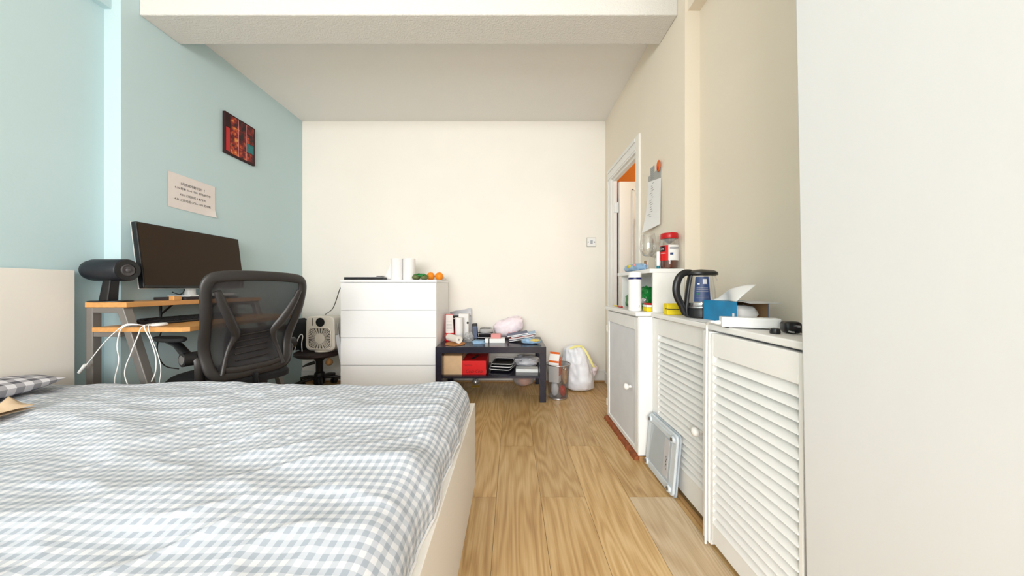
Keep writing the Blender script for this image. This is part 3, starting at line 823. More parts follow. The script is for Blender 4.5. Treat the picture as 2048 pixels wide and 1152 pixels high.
# white cables hanging from the desk
def cable(name, pts, r, m, label, cat='cable', group=None, n=8):
    return tag(MB().tube(spline(pts, n), r, 7).build(name, m, smooth=60), label, cat, group)
c1 = cable('white_cable', [(-1.80, 1.50, 0.745), (-1.86, 1.474, 0.755), (-1.905, 1.466, 0.72), (-1.965, 1.465, 0.66), (-2.03, 1.463, 0.575), (-2.055, 1.462, 0.55)], 0.0022, M['whitep'], 'white cable with plug end dangling left of slanted desk leg')
MB().cyl((-2.045, 1.4625, 0.562), (-2.075, 1.462, 0.524), 0.0075, 0.006, 10).build('plug', M['whitep'], c1, smooth=40)
cable('white_cable', [(-1.80, 1.51, 0.745), (-1.87, 1.47, 0.745), (-1.895, 1.464, 0.66), (-1.887, 1.464, 0.58), (-1.91, 1.466, 0.48), (-1.89, 1.466, 0.40), (-1.84, 1.466, 0.36), (-1.83, 1.466, 0.42), (-1.862, 1.466, 0.52), (-1.83, 1.466, 0.62), (-1.80, 1.468, 0.70), (-1.785, 1.472, 0.742), (-1.78, 1.51, 0.745)], 0.0024, M['whitep'], 'white cable hanging in a long loop across the slanted desk leg')
cable('white_cable', [(-1.785, 1.55, 0.745), (-1.775, 1.474, 0.748), (-1.74, 1.468, 0.68), (-1.715, 1.468, 0.60), (-1.715, 1.468, 0.53), (-1.735, 1.468, 0.48)], 0.0025, M['whitep'], 'white cable curving down right of the slanted desk leg')
cable('white_cable', [(-1.77, 1.555, 0.745), (-1.757, 1.474, 0.746), (-1.705, 1.466, 0.62), (-1.688, 1.466, 0.54), (-1.70, 1.466, 0.45), (-1.72, 1.466, 0.38)], 0.0016, M['whitep'], 'thin outermost white cable hanging below the desk corner')
cable('black_cable', [(-2.0, 1.60, 0.83), (-1.985, 1.58, 0.80), (-1.93, 1.56, 0.765), (-1.885, 1.555, 0.745)], 0.003, M['black'], 'thin black cable sagging between the two desk boards')
cable('black_cable', [(-1.95, 1.70, 0.70), (-1.93, 1.66, 0.62), (-1.90, 1.64, 0.56), (-1.84, 1.62, 0.515), (-1.77, 1.62, 0.50)], 0.003, M['black'], 'black cable sagging under the desk behind armrest')

# ================================================================== OFFICE CHAIR
TH = math.radians(69.7)
ch = thing('office_chair', 'charcoal mesh back office chair pulled up to the desk', 'chair', (-1.640, 1.792, 0), TH)
ch.scale = (0.94, 0.94, 1.0)
def yb(u, z): return -0.20 - 0.16 * (z - 0.46) + 0.05 * math.exp(-((z - 0.62) / 0.12) ** 2) - 0.0 + 0.35 * u * u
half = [(0.0, 0.462), (0.10, 0.462), (0.165, 0.468), (0.196, 0.50), (0.210, 0.56), (0.222, 0.66), (0.238, 0.78), (0.250, 0.88), (0.252, 0.935), (0.238, 0.972), (0.20, 0.988), (0.10, 0.995)]
outl = half + [(0.0, 0.997)] + [(-u, z) for u, z in reversed(half[1:])]
loop = spline([(u, 0, z) for u, z in outl], 5, True)
loop = [Vector((p.x, yb(p.x, p.z) - 0.012, p.z)) for p in loop]
MB().tube(loop, 0.027, 14, True, ry=0.013, up=(0, 1, 0)).build('back_frame', M['chairgrey'], ch, smooth=60)
def hw(z):
    for (u0, z0_), (u1, z1) in zip(half[2:], half[3:]):
        if z0_ <= z <= z1: return u0 + (u1 - u0) * (z - z0_) / (z1 - z0_)
    return half[-1][0] if z > 0.988 else 0.15
def meshf(u, v):
    z = 0.468 + v * 0.515; a = (u * 2 - 1) * (min(hw(z), 0.25) - 0.006)
    return (a, yb(a, z), z)
MB().grid(meshf, 14, 24).build('mesh_back', M['mesh'], ch, smooth=180)
for s_ in (-1, 1):
    pts = spline([(s_ * 0.215, 0, 0.915), (s_ * 0.185, 0, 0.84), (s_ * 0.135, 0, 0.745), (s_ * 0.102, 0, 0.69), (s_ * 0.104, 0, 0.655), (s_ * 0.135, 0, 0.57), (s_ * 0.16, 0, 0.475)], 5)
    pts = [Vector((p.x, yb(p.x, p.z) - 0.030, p.z)) for p in pts]
    MB().tube(pts, [0.011 + 0.014 * math.sin(PI * min(1, i / (len(pts) - 1) * 1.1 + 0.1)) for i in range(len(pts))], 10, ry=0.011, up=(0, 1, 0)).build('back_strut', M['chairgrey'], ch, smooth=60)
lu = MB().grid(lambda u, v: ((u * 2 - 1) * 0.125, yb((u * 2 - 1) * 0.125, 0.52 + v * 0.185) + 0.018, 0.52 + v * 0.185), 8, 10)
lo = lu.build('lumbar_pad', M['softblack'], ch, smooth=60)
so = lo.modifiers.new('thick', 'SOLIDIFY'); so.thickness = 0.012
for i in range(5):
    z = 0.54 + i * 0.034
    MB().tube([(u, yb(u, z) - 0.010, z + 0.06 * u) for u in [-0.085 + 0.017 * q for q in range(11)]], 0.005, 8, ry=0.004).build('lumbar_rib', M['chairgrey'], lo, smooth=60)
b = MB().tube([(-0.16, yb(.16, .49) - .02, 0.50), (-0.08, yb(.08, .5) - .022, 0.487), (0.08, yb(.08, .5) - .022, 0.487), (0.16, yb(.16, .49) - .02, 0.50)], 0.018, 10, ry=0.012, up=(0, 1, 0))
b.build('lower_cross_bar', M['chairgrey'], ch, smooth=60)
# seat
def seat(u, v):
    a = 2 * u - 1; c_ = 2 * v - 1
    r_ = (abs(a) ** 5 + abs(c_) ** 5) ** 0.2 if (a or c_) else 0
    m_ = max(abs(a), abs(c_)); k = m_ / r_ if r_ > 1e-6 else 1
    x = a * k * 0.245; y = 0.02 + c_ * k * 0.235
    return (x, y, 0.468 - 0.045 * m_ ** 8 - 0.02 * max(0, c_) ** 3)
b = MB().grid(seat, 20, 20); b.grid(lambda u, v: (seat(u, v)[0], seat(u, v)[1], 0.392), 20, 20, None, True)
n = 20
rim_t = [seat(t, 0) for t in [i / n for i in range(n)]] + [seat(1, i / n) for i in range(n)] + [seat(1 - i / n, 1) for i in range(n)] + [seat(0, 1 - i / n) for i in range(n)]
b.ring_loft([[Vector(p) for p in rim_t], [Vector((p[0] * 1.01, p[1], 0.41)) for p in rim_t], [Vector((p[0], p[1], 0.392)) for p in rim_t]], False)
b.build('seat', M['softblack'], ch, smooth=50)
b = MB().box(-0.13, 0.13, -0.12, 0.12, 0.345, 0.3915); b.build('mechanism', M['black'], ch, bevel=0.01)
b = MB().tube([(0, -0.10, 0.36), (0, -0.19, 0.365), (0, -0.215, 0.40), (0, -0.212, 0.455)], 0.03, 10, ry=0.012, up=(1, 0, 0)); b.build('back_bracket', M['black'], ch, smooth=50)
MB().lathe([(0.028, 0.16), (0.028, 0.26), (0.018, 0.262), (0.018, 0.345)], seg=16).build('gas_lift', M['black'], ch, smooth=40)
def star(par, r_, zc, m, rw=0.022):
    MB().lathe([(0.045, zc - 0.04), (0.05, zc), (0.04, zc + 0.06), (0.028, zc + 0.07)], seg=18).build('hub', m, par, smooth=40)
    for i in range(5):
        a = 2 * PI * i / 5 + 0.3; e = Vector((math.cos(a), math.sin(a), 0))
        arm = MB().tube([e * 0.03 + Vector((0, 0, zc + 0.02)), e * r_ * 0.6 + Vector((0, 0, zc + 0.01)), e * r_ + Vector((0, 0, zc - 0.015))], [rw * 1.2, rw, rw * 0.7], 8, ry=rw * 0.8).build('base_arm', m, par, smooth=50)
        p = e * r_; t = Vector((-math.sin(a), math.cos(a), 0))
        cc = MB()
        for s_ in (-1, 1): cc.cyl(p + t * (0.006 * s_) + Vector((0, 0, 0.026)), p + t * (0.022 * s_) + Vector((0, 0, 0.026)), 0.0255, seg=14)
        cc.cyl(p + Vector((0, 0, 0.028)), p + Vector((0, 0, zc - 0.015)), 0.008, seg=8)
        cc.build('caster', M['black'], arm, smooth=40)
star(ch, 0.30, 0.10, M['black'])
for s_ in (-1, 1):
    a = thing('armrest', '', '', (0, 0, 0)); del a['label']; del a['category']; a.parent = ch
    MB().cyl((s_ * 0.225, -0.13, 0.575), (s_ * 0.288, -0.13, 0.575), 0.034, seg=22).build('pivot', M['black'], a, smooth=40)
    MB().cyl((s_ * 0.2885, -0.13, 0.575), (s_ * 0.291, -0.13, 0.575), 0.023, seg=22).build('pivot_cap', M['chrome'], a, smooth=40)
    MB().tube([(s_ * 0.26, -0.125, 0.585), (s_ * 0.275, -0.06, 0.645), (s_ * 0.28, 0.01, 0.660)], [0.026, 0.022, 0.018], 10, ry=0.014).build('arm_bar', M['black'], a, smooth=50)
    pd = MB().lathe([(0.001, 0.662), (0.040, 0.663), (0.046, 0.670), (0.044, 0.681), (0.001, 0.685)], seg=26)
    pd.v = [Vector((v.x + s_ * 0.285, v.y * 2.75 - 0.01, v.z)) for v in pd.v]
    pd.build('arm_pad', M['softblack'], a, smooth=50)
    MB().tube([(s_ * 0.235, -0.135, 0.60), (s_ * 0.232, -0.165, 0.56), (s_ * 0.225, -0.15, 0.47), (s_ * 0.20, -0.10, 0.40), (s_ * 0.12, -0.05, 0.37)], [0.022, 0.026, 0.024, 0.022, 0.02], 10, ry=0.013).build('side_bracket', M['chairgrey'], a, smooth=50)

# ================================================================== SWIVEL STOOL WITH FAN
st = thing('swivel_stool', 'old dark brown swivel seat on black star base beside dresser', 'stool', (-1.745, 2.765, 0))
b = MB().lathe([(0.02, 0.318), (0.17, 0.32), (0.195, 0.335), (0.195, 0.355), (0.17, 0.368), (0.02, 0.37)], seg=36); b.build('seat', M['brownseat'], st, smooth=50)
MB().lathe([(0.03, 0.12), (0.03, 0.27), (0.045, 0.29), (0.05, 0.318)], seg=18).build('column', M['black'], st, smooth=40)
MB().tube([(-0.03, -0.02, 0.26), (-0.07, -0.06, 0.25), (-0.10, -0.08, 0.235)], [0.016, 0.012, 0.006], 8).build('lever', M['black'], st, smooth=40)
MB().lathe([(0.004, 0.318), (0.012, 0.30), (0.028, 0.285), (0.030, 0.265), (0.018, 0.25), (0.003, 0.246)], (0.13, -0.07, 0), 16).build('tension_knob', M['brownboard'], st, smooth=50)
star(st, 0.225, 0.105, M['black'], 0.018)
fn = thing('desk_fan', 'ivory box fan with round black display on the swivel seat', 'fan', (-1.665, 2.715, 0.37), math.radians(-4))
def rrect(w, h, r, cx=0, cz=0, n=6):
    pts = []
    for (sx, sz, a0) in ((1, 1, 0), (-1, 1, 90), (-1, -1, 180), (1, -1, 270)):
        for i in range(n + 1):
            a = math.radians(a0 + 90 * i / n)
            pts.append((cx + sx * (w / 2 - r) + r * math.cos(a), cz + sz * (h / 2 - r) + r * math.sin(a)))
    return pts
hs_ = []
for y_, k, zoff in ((-0.065, 0.955, 0), (-0.058, 1.0, 0), (0.055, 1.0, 0), (0.065, 0.95, 0)):
    hs_.append([Vector((a * k * (1 + 0.06 * (0.165 - c_) / 0.3), y_, 0.165 + (c_ - 0.165) * k)) for a, c_ in rrect(0.262, 0.298, 0.045, 0, 0.165)])
MB().ring_loft(hs_).build('housing', M['fanwhite'], fn, smooth=40)
MB().lathe([(0.075, 0.0), (0.08, 0.006), (0.07, 0.0155)], (0, 0, 0.0005), 28).build('foot', M['fanwhite'], fn, smooth=40)
MB().cyl((0.004, -0.0685, 0.262), (0.004, -0.0652, 0.262), 0.039, seg=30).build('display', M['black'], fn, smooth=40)
MB().box(-0.072, -0.066, -0.0672, -0.0652, 0.232, 0.298).build('slot', M['ink'], fn)
fr = MB(); o_ = [Vector((a, -0.071, c_)) for a, c_ in rrect(0.208, 0.182, 0.04, 0, 0.122)]
fr.tube(o_, 0.005, 8, True).build('grille_rim', M['fanwhite'], fn, smooth=60)
gb = MB().prism(rrect(0.204, 0.178, 0.04, 0, 0.122), -0.0662, -0.0654, 'Y'); gb.build('grille_backing', mat('shaded_fan_interior', (74, 72, 70), 0.7), fn)
gs = rrect(0.204, 0.178, 0.04, 0, 0.122, 8)
gl = MB()
nsp = 44; spk = None
per0 = [Vector((a, 0, c_)) for a, c_ in gs]
per0 = [per0[i - 1].lerp(per0[i], t / 12) for i in range(len(per0)) for t in range(12)]
acc = [0.0]
for i in range(1, len(per0)): acc.append(acc[-1] + (per0[i] - per0[i - 1]).length)
per = []
for i in range(nsp):
    w_ = acc[-1] * i / nsp; per.append(per0[min(range(len(acc)), key=lambda q: abs(acc[q] - w_))])
for i in range(nsp):
    p = per[i]; c_ = Vector((0, 0, 0.122)); d_ = Vector((p.x, 0, p.z)) - c_
    ln = d_.length; d_.normalize(); sdir = Vector((-d_.z, 0, d_.x))
    a0 = c_ + d_ * 0.03; a1 = c_ + d_ * ln
    MB().add([a0 + sdir * .0012 + Vector((0, -.069, 0)), a1 + sdir * .0028 + Vector((0, -.071, 0)), a1 - sdir * .0028 + Vector((0, -.071, 0)), a0 - sdir * .0012 + Vector((0, -.069, 0)),
              a0 + sdir * .0012 + Vector((0, -.0665, 0)), a1 + sdir * .0028 + Vector((0, -.0665, 0)), a1 - sdir * .0028 + Vector((0, -.0665, 0)), a0 - sdir * .0012 + Vector((0, -.0665, 0))],
             [(0, 1, 2, 3), (7, 6, 5, 4), (0, 4, 5, 1), (1, 5, 6, 2), (2, 6, 7, 3), (3, 7, 4, 0)]).build('grille_spoke', M['fanwhite'], fn)
MB().lathe([(0.045, -0.067), (0.043, -0.0705), (0.01, -0.073)], (0, 0, 0.122), 26, 'Y').build('hub_cap', M['fanwhite'], fn, smooth=50)
b = MB().blob((-1.93, 2.79, 0.50), (0.085, 0.10, 0.15), 0.12, 2.2, 5, flat=0.371, power=0.8)
tag(b.build('black_bag', M['softblack'], smooth=60), 'black soft bag behind the office chair next to fan', 'bag')
cable('white_cable', [(-1.90, 2.665, 0.375), (-1.88, 2.66, 0.45), (-1.85, 2.665, 0.52), (-1.825, 2.66, 0.51), (-1.83, 2.655, 0.45), (-1.83, 2.66, 0.376)], 0.004, M['whitep'], 'short white cable coiled on the swivel seat beside fan')
cable('grey_cable', [(-1.435, 2.60, 0.965), (-1.49, 2.64, 0.92), (-1.56, 2.70, 0.81), (-1.61, 2.73, 0.74), (-1.68, 2.74, 0.690)], 0.004, M['steel'], 'grey cable running from dresser top down to fan')
cable('grey_cable', [(-1.437, 2.70, 0.86), (-1.455, 2.72, 0.80), (-1.50, 2.76, 0.72), (-1.53, 2.79, 0.66), (-1.535, 2.80, 0.45)], 0.003, M['steel'], 'short grey cable between fan and dresser side')
fs = thing('folded_stand', 'folded grey metal stand leaning between stool and dresser', 'stand', (0, 0, 0))
MB().box(-0.016, 0.016, -0.006, 0.006, 0, 0.34).xf(Matrix.Translation((-1.447, 2.63, 0.19)) @ Matrix.Rotation(math.radians(-10), 4, 'Y')).build('flat_bar', M['greyfilm'], fs, bevel=0.002)
MB().tube([(-1.447, 2.655, 0.0), (-1.47, 2.655, 0.25), (-1.52, 2.655, 0.62)], 0.007, 8).build('rod', M['steel'], fs, smooth=40)
MB().tube([(-1.452, 2.62, 0.0), (-1.452, 2.62, 0.30)], 0.006, 8).build('rod', M['steel'], fs, smooth=40)

# ================================================================== WALL THINGS
pc = thing('canvas_picture', 'dark red canvas with grid of orange colour panels on blue wall', 'picture', (-2.09, 2.328, 1.91))
box('canvas', (0.001, 0.022, -0.128, 0.128, 0.0, 0.30), mat('black_red_canvas', (46, 10, 14), 0.7, var=0.2, vscale=20), pc, 0.002)
cells = 0
for r_ in range(4):
    for c_ in range(3):
        ya = -0.088 + c_ * 0.068; za = 0.012 + r_ * 0.0700
        m_ = M['tealprint'] if (r_ == 1 and c_ == 2) else M['print']
        MB().box(0.022, 0.0232, ya, ya + 0.064, za, za + 0.066).build('colour_panel', m_, pc)
b = MB(); b.box(0.022, 0.0228, -0.122, -0.092, 0.02, 0.19); b.build('red_margin', M['redplastic'], pc)
b = MB()
for c_ in (1, 2): b.box(0.022, 0.0236, -0.0915 + c_ * 0.068, -0.0885 + c_ * 0.068, 0.012, 0.288)
b.build('divider', M['pink'], pc)

nt_ = thing('wall_note', 'white paper sheet with four printed black lines on blue wall', 'note', (-2.09, 1.998, 1.535))
def notef(off):
    def fn(u, v):
        y = -0.146 + 0.292 * u; z = -0.108 + 0.216 * v
        curl = 0.012 * max(0, u - 0.8) / 0.2 * max(0, 0.25 - v) / 0.25
        return (0.002 + off + curl, y, z - 0.004 * u)
    return fn
b = MB().grid(notef(0.0012), 16, 12); b.grid(notef(0.0), 16, 12, None, True); b.build('sheet', M['notepaper'], nt_, smooth=180)
lines = [('5月完成冲刺计划！！', 0.021, 0.045, -0.078, 0.15), ('4.15 前来 15-4 1551 型动质力学', 0.017, 0.016, -0.112, 0.225),
         ('4.20 之前完成 3 篇专利', 0.018, -0.022, -0.082, 0.16), ('4.31 之前完成 CCSs-1500 页冲刺', 0.018, -0.056, -0.113, 0.225)]
for body, sz, z, y0, wd in lines:
    text_part('note_line', body, sz, (0.0042, y0, z), (0, 1, 0), (0, 0, 1), M['ink'], nt_, width=wd)

cal = thing('wall_calendar', 'white paper list pinned under grey cards on cream wall', 'calendar', (0.93, 1.99, 1.30))
def calf(off):
    def fn(u, v):
        y = -0.098 + 0.185 * u; z = 0.005 + 0.345 * v
        c_ = 0.03 * (1 - v) ** 3 * u + 0.010 * (1 - v)
        return (-0.004 - off - c_, y + 0.012 * (1 - v) * (u - .5), z + 0.02 * (1 - u) * (1 - v) + 0.035 * (u - 1) * v)
    return fn
b = MB().grid(calf(0.001), 10, 20); b.grid(calf(0.0), 10, 20, None, True); b.build('sheet', M['paper'], cal, smooth=180)
b = MB()
for i in range(15):
    z = 0.10 + i * 0.0155; y = 0.005 + 0.012 * math.sin(i * 2.1)
    b.box(-0.0210, -0.0205, y, y + 0.03 + 0.012 * math.sin(i * 1.3), z, z + 0.003)
for v in b.v: v.x = calf(0.001)((v.y + 0.098) / 0.185, (v.z - 0.005) / 0.345)[0] - 0.0006
b.build('handwriting', M['greyink'], cal)
b = MB().box(-0.0035, -0.0005, -0.09, 0.085, 0.30, 0.385); b.build('grey_card', mat('grey_card', (172, 172, 168), 0.7), cal)
b = MB().box(-0.0045, -0.0035, -0.0, 0.05, 0.345, 0.43); b.build('printed_card', mat('grey_card', (172, 172, 168), 0.7), cal)
b = MB()
for i in range(6): b.box(-0.0049, -0.0045, 0.005, 0.045, 0.352 + i * 0.012, 0.357 + i * 0.012)
b.build('card_print', M['greyink'], cal)
MB().blob((-0.012, -0.078, 0.395), (0.007, 0.022, 0.036), 0.1, 3, 2, 14, 10).build('magnet', M['orangeprint'], cal, smooth=60)
MB().blob((-0.018, -0.078, 0.382), (0.003, 0.012, 0.016), 0.1, 3, 2, 12, 8).build('magnet_detail', M['redplastic'], cal, smooth=60)

# ================================================================== THINGS ON NICHE SHELF
ja = thing('coffee_jar', 'big glass coffee jar with red lid and red label', 'jar', (0.876, 1.70, 1.0345))
MB().lathe([(0.036, 0.0), (0.044, 0.004), (0.046, 0.02), (0.046, 0.145), (0.041, 0.165), (0.041, 0.172)], seg=32).build('glass', M['glass'], ja, smooth=50)
MB().lathe([(0.034, 0.004), (0.042, 0.006), (0.0435, 0.02), (0.0435, 0.05), (0.005, 0.052)], seg=28).build('coffee', M['coffee'], ja, smooth=50)
MB().lathe([(0.044, 0.168), (0.0455, 0.172), (0.0455, 0.193), (0.043, 0.198), (0.004, 0.199)], seg=32).build('lid', M['redplastic'], ja, smooth=40)
MB().lathe([(0.03, 0.166), (0.022, 0.154), (0.008, 0.143), (0.001, 0.141)], seg=12).build('foil_seal', M['foil'], ja)
def band(a0, a1, z0_, z1, r_, n=14):
    b = MB()
    for rr in (r_, r_ + 0.0006):
        b.grid(lambda u, v: (rr * math.cos(a0 + (a1 - a0) * u), rr * math.sin(a0 + (a1 - a0) * u), z0_ + (z1 - z0_) * v), n, 1)
    return b
D2 = math.radians
band(D2(145), D2(238), 0.047, 0.130, 0.0463).build('label_red', M['red'], ja, smooth=180)
band(D2(238), D2(325), 0.047, 0.130, 0.0463).build('label_white', M['paper'], ja, smooth=180)
band(D2(150), D2(216), 0.096, 0.126, 0.0468).build('label_black', M['black'], ja, smooth=180)
def wrap_text(body, size, a0, z, r_, m, par, nm='lettering'):
    o = text_part(nm, body, size, (0, 0, 0), (1, 0, 0), (0, 1, 0), m, par)
    for v in o.data.vertices:
        a = a0 + v.co.x / r_; h = v.co.y
        v.co = Vector((r_ * math.cos(a), r_ * math.sin(a), z + h))
    return o
wrap_text('NESCAFE', 0.0125, D2(148), 0.106, 0.0477, M['paper'], ja)
wrap_text('ORIGINAL', 0.0075, D2(180), 0.084, 0.0472, M['paper'], ja)
b = band(D2(246), D2(318), 0.106, 0.111, 0.0467); b2 = band(D2(246), D2(318), 0.115, 0.119, 0.0467); b.add(b2.v, b2.f); b.build('label_lines', M['greyink'], ja)
band(D2(248), D2(268), 0.076, 0.088, 0.0467).build('label_box', M['blueprint'], ja)

def wine_glass(x, y, label):
    g = thing('wine_glass', label, 'glass', (x, y, 1.0345), 0, 'wine glasses on the niche shelf')
    MB().lathe([(0.036, 0.0), (0.034, 0.002), (0.008, 0.006), (0.004, 0.012)], seg=28).build('foot', M['glass'], g, smooth=50)
    MB().lathe([(0.004, 0.012), (0.0035, 0.05), (0.005, 0.078)], seg=12).build('stem', M['glass'], g, smooth=50)
    prof = [(0.005, 0.078), (0.025, 0.086), (0.042, 0.105), (0.047, 0.13), (0.044, 0.17), (0.037, 0.215)]
    b = MB(); rings = []
    for r_, h in prof + [(r_ - 0.0012, h + 0.0006) for r_, h in reversed(prof[1:])]:
        rings.append([Vector((r_ * math.cos(2 * PI * j / 32), r_ * math.sin(2 * PI * j / 32), h)) for j in range(32)])
    b.ring_loft(rings); b.build('bowl', M['glass'], g, smooth=60)
    return g
wine_glass(0.803, 1.80, 'empty wine glass nearest the shelf edge on niche shelf')
wine_glass(0.875, 1.86, 'empty wine glass behind the coffee jar on niche shelf')
tu = thing('squeeze_tube', 'slim white tube with teal cap between glasses and jar', 'tube', (0.818, 1.706, 1.0345))
MB().lathe([(0.008, 0), (0.009, 0.002), (0.009, 0.018), (0.008, 0.019)], seg=16).build('cap', mat('teal_cap', (20, 120, 140), 0.4), tu, smooth=40)
MB().lathe([(0.0085, 0.0195), (0.010, 0.03), (0.010, 0.085), (0.009, 0.098)], seg=16).build('body', M['whitep'], tu, smooth=40)
ob_ = thing('small_bottle', 'tiny orange bottle standing behind the wine glasses', 'bottle', (0.845, 1.935, 1.0345))
MB().lathe([(0.010, 0), (0.0115, 0.003), (0.0115, 0.042), (0.006, 0.05)], seg=16).build('body', M['orangeprint'], ob_, smooth=40)
MB().lathe([(0.007, 0.0505), (0.007, 0.066), (0.005, 0.068)], seg=14).build('cap', M['carddark'], ob_, smooth=40)
pk = thing('tissue_packet', 'pale blue plastic packet with yellow flower lying on niche shelf', 'packet', (0.792, 1.965, 1.0345))
MB().blob((0, 0, 0.024), (0.042, 0.125, 0.026), 0.16, 3, 8, 26, 14, flat=0.0, power=0.7).build('wrapper', M['bluepack'], pk, smooth=60)
MB().blob((-0.039, -0.01, 0.032), (0.007, 0.022, 0.012), 0.15, 3, 1, 14, 8).build('yellow_flower', M['yellow'], pk, smooth=60)
MB().blob((-0.034, -0.075, 0.036), (0.008, 0.016, 0.009), 0.15, 3, 1, 12, 8).build('red_mark', M['pink'], pk, smooth=60)

# things on the panel cupboard top
fk = thing('vacuum_flask', 'tall white flask with navy band on panel cupboard', 'flask', (0.696, 1.728, 0.8005))
MB().lathe([(0.032, 0), (0.035, 0.003), (0.035, 0.178)], seg=32).build('body', M['whitep'], fk, smooth=40)
MB().lathe([(0.0345, 0.178), (0.0352, 0.1785), (0.0352, 0.189), (0.0345, 0.1895)], seg=32).build('band', M['navy'], fk, smooth=40)
MB().lathe([(0.035, 0.1895), (0.035, 0.214), (0.033, 0.218), (0.002, 0.2185)], seg=32).build('lid', M['whitep'], fk, smooth=40)
MB().tube([(0.0085, -0.0345, 0.02), (0.014, -0.0326, 0.033)], 0.0009, 6).build('logo_stroke', M['steel'], fk)
for (c_, r_, sd, lab, nm) in (((0.823, 1.865, 0.80), (0.045, 0.06, 0.135), 4, 'taller green plastic bag behind the flask in niche shelf', 'green_bag'),
                              ((0.807, 2.03, 0.80), (0.042, 0.052, 0.095), 9, 'shorter green plastic bag at far end of niche shelf', 'green_bag')):
    h = r_[2] / 2
    b = MB().blob((c_[0], c_[1], 0.8005 + h), (r_[0], r_[1], h), 0.25, 3, sd, 26, 18, flat=0.801, power=0.75)
    o = b.build(nm, M['green'], smooth=40); tag(o, lab, 'bag', 'green bags in the niche shelf')
    q = MB().blob((c_[0] - r_[0] * 0.72, c_[1] - r_[1] * 0.55, 0.8005 + h * 0.8), (0.016, 0.026, 0.022), 0.2, 3, sd + 1, 14, 10)
    q.build('silver_print', M['foil'], o, smooth=50)
tb_ = thing('toothbrush', 'red and yellow toothbrush lying at cupboard far end', 'toothbrush', (0.0, 0, 0))
MB().tube([(0.725, 2.155, 0.806), (0.722, 2.08, 0.806)], 0.005, 8).build('handle', M['yellow'], tb_, smooth=40)
MB().tube([(0.722, 2.079, 0.806), (0.718, 1.99, 0.806)], 0.006, 8).build('grip', M['redplastic'], tb_, smooth=40)
sg = thing('dish_sponge', 'small yellow and white sponge pack with red top by flask', 'sponge', (0.757, 1.70, 0.8005))
MB().box(-0.018, 0.018, -0.03, 0.03, 0, 0.024).build('yellow_layer', M['yellow'], sg, bevel=0.003)
MB().box(-0.018, 0.018, -0.03, 0.03, 0.0245, 0.036).build('white_layer', M['whitep'], sg, bevel=0.002)
MB().box(-0.014, 0.014, -0.026, 0.026, 0.0365, 0.046).build('red_layer', M['redplastic'], sg, bevel=0.002)
tag(MB().blob((0.735, 1.79, 0.815), (0.022, 0.03, 0.016), 0.3, 3, 4, 18, 12, flat=0.801).build('plastic_wrap', M['film'], smooth=50), 'scrap of clear plastic wrap beside the flask', 'wrap')

# ================================================================== THINGS ON LOUVRE CUPBOARD
ke = thing('kettle', 'black electric kettle with clear glass body and loop handle', 'kettle', (0.852, 1.375, 0.7975))
MB().lathe([(0.058, 0.0), (0.064, 0.004), (0.064, 0.030), (0.060, 0.044)], seg=36).build('base', M['black'], ke, smooth=40)
MB().lathe([(0.0605, 0.044), (0.0615, 0.046), (0.061, 0.050)], seg=36).build('steel_ring', M['chrome'], ke, smooth=40)
prof = [(0.060, 0.050), (0.060, 0.07), (0.055, 0.12), (0.049, 0.165), (0.045, 0.192)]
b = MB(); rings = []
for r_, h in prof + [(r_ - 0.0015, h) for r_, h in reversed(prof)]:
    rings.append([Vector((r_ * math.cos(2 * PI * j / 40), r_ * math.sin(2 * PI * j / 40), h)) for j in range(40)])
b.ring_loft(rings, False, True).build('glass_body', M['glass'], ke, smooth=50)
MB().lathe([(0.056, 0.051), (0.058, 0.056), (0.057, 0.066), (0.004, 0.067)], seg=32).build('heating_plate', M['chrome'], ke, smooth=40)
lid = MB().lathe([(0.0455, 0.190), (0.050, 0.194), (0.049, 0.203), (0.035, 0.212), (0.002, 0.217)], seg=36)
lid.v = [Vector((v.x * (1.15 if v.x > 0 else 1.35) + (0.012 if v.x > 0.02 else 0), v.y, v.z - (0.004 if v.x > .045 else 0))) for v in lid.v]
lid.build('lid', M['black'], ke, smooth=50)
hp = spline([(-0.045, 0, 0.203), (-0.075, 0, 0.200), (-0.100, 0, 0.178), (-0.112, 0, 0.135), (-0.107, 0, 0.095), (-0.088, 0, 0.055), (-0.072, 0, 0.015)], 6)
MB().tube(hp, [0.013 + 0.004 * math.sin(PI * i / (len(hp) - 1)) for i in range(len(hp))], 12, ry=0.012, up=(0, 1, 0)).build('handle', M['black'], ke, smooth=60)
hp = spline([(-0.046, 0, 0.198), (-0.056, 0, 0.15), (-0.064, 0, 0.09), (-0.069, 0, 0.04), (-0.066, 0, 0.008)], 6)
MB().tube(hp, 0.009, 10, ry=0.014, up=(0, 1, 0)).build('spine', M['black'], ke, smooth=60)
MB().tube(spline([(0.050, -0.012, 0.192), (0.066, -0.008, 0.170), (0.072, 0, 0.168), (0.074, 0, 0.188)], 5), 0.002, 6).build('spout', M['glass'], ke, smooth=60)
def kr(h):
    for (r0, h0), (r1, h1) in zip(prof, prof[1:]):
        if h0 <= h <= h1: return r0 + (r1 - r0) * (h - h0) / (h1 - h0)
    return prof[-1][0]
lb = MB()
for dr in (0.0004, 0.0009):
    lb.grid(lambda u, v: ((kr(0.072 + 0.11 * v) + dr) * math.cos(D2(212 + 62 * u)), (kr(0.072 + 0.11 * v) + dr) * math.sin(D2(212 + 62 * u)), 0.072 + 0.11 * v), 12, 8)
lb.build('printed_panel', M['blueprint'], ke, smooth=180)
def kpatch(a0, a1, h0, h1, m, nm):
    q = MB()
    for dr in (0.0010, 0.0016):
        q.grid(lambda u, v: ((kr(h0 + (h1 - h0) * v) + dr) * math.cos(D2(a0 + (a1 - a0) * u)), (kr(h0 + (h1 - h0) * v) + dr) * math.sin(D2(a0 + (a1 - a0) * u)), h0 + (h1 - h0) * v), 5, 1)
    q.build(nm, m, ke)
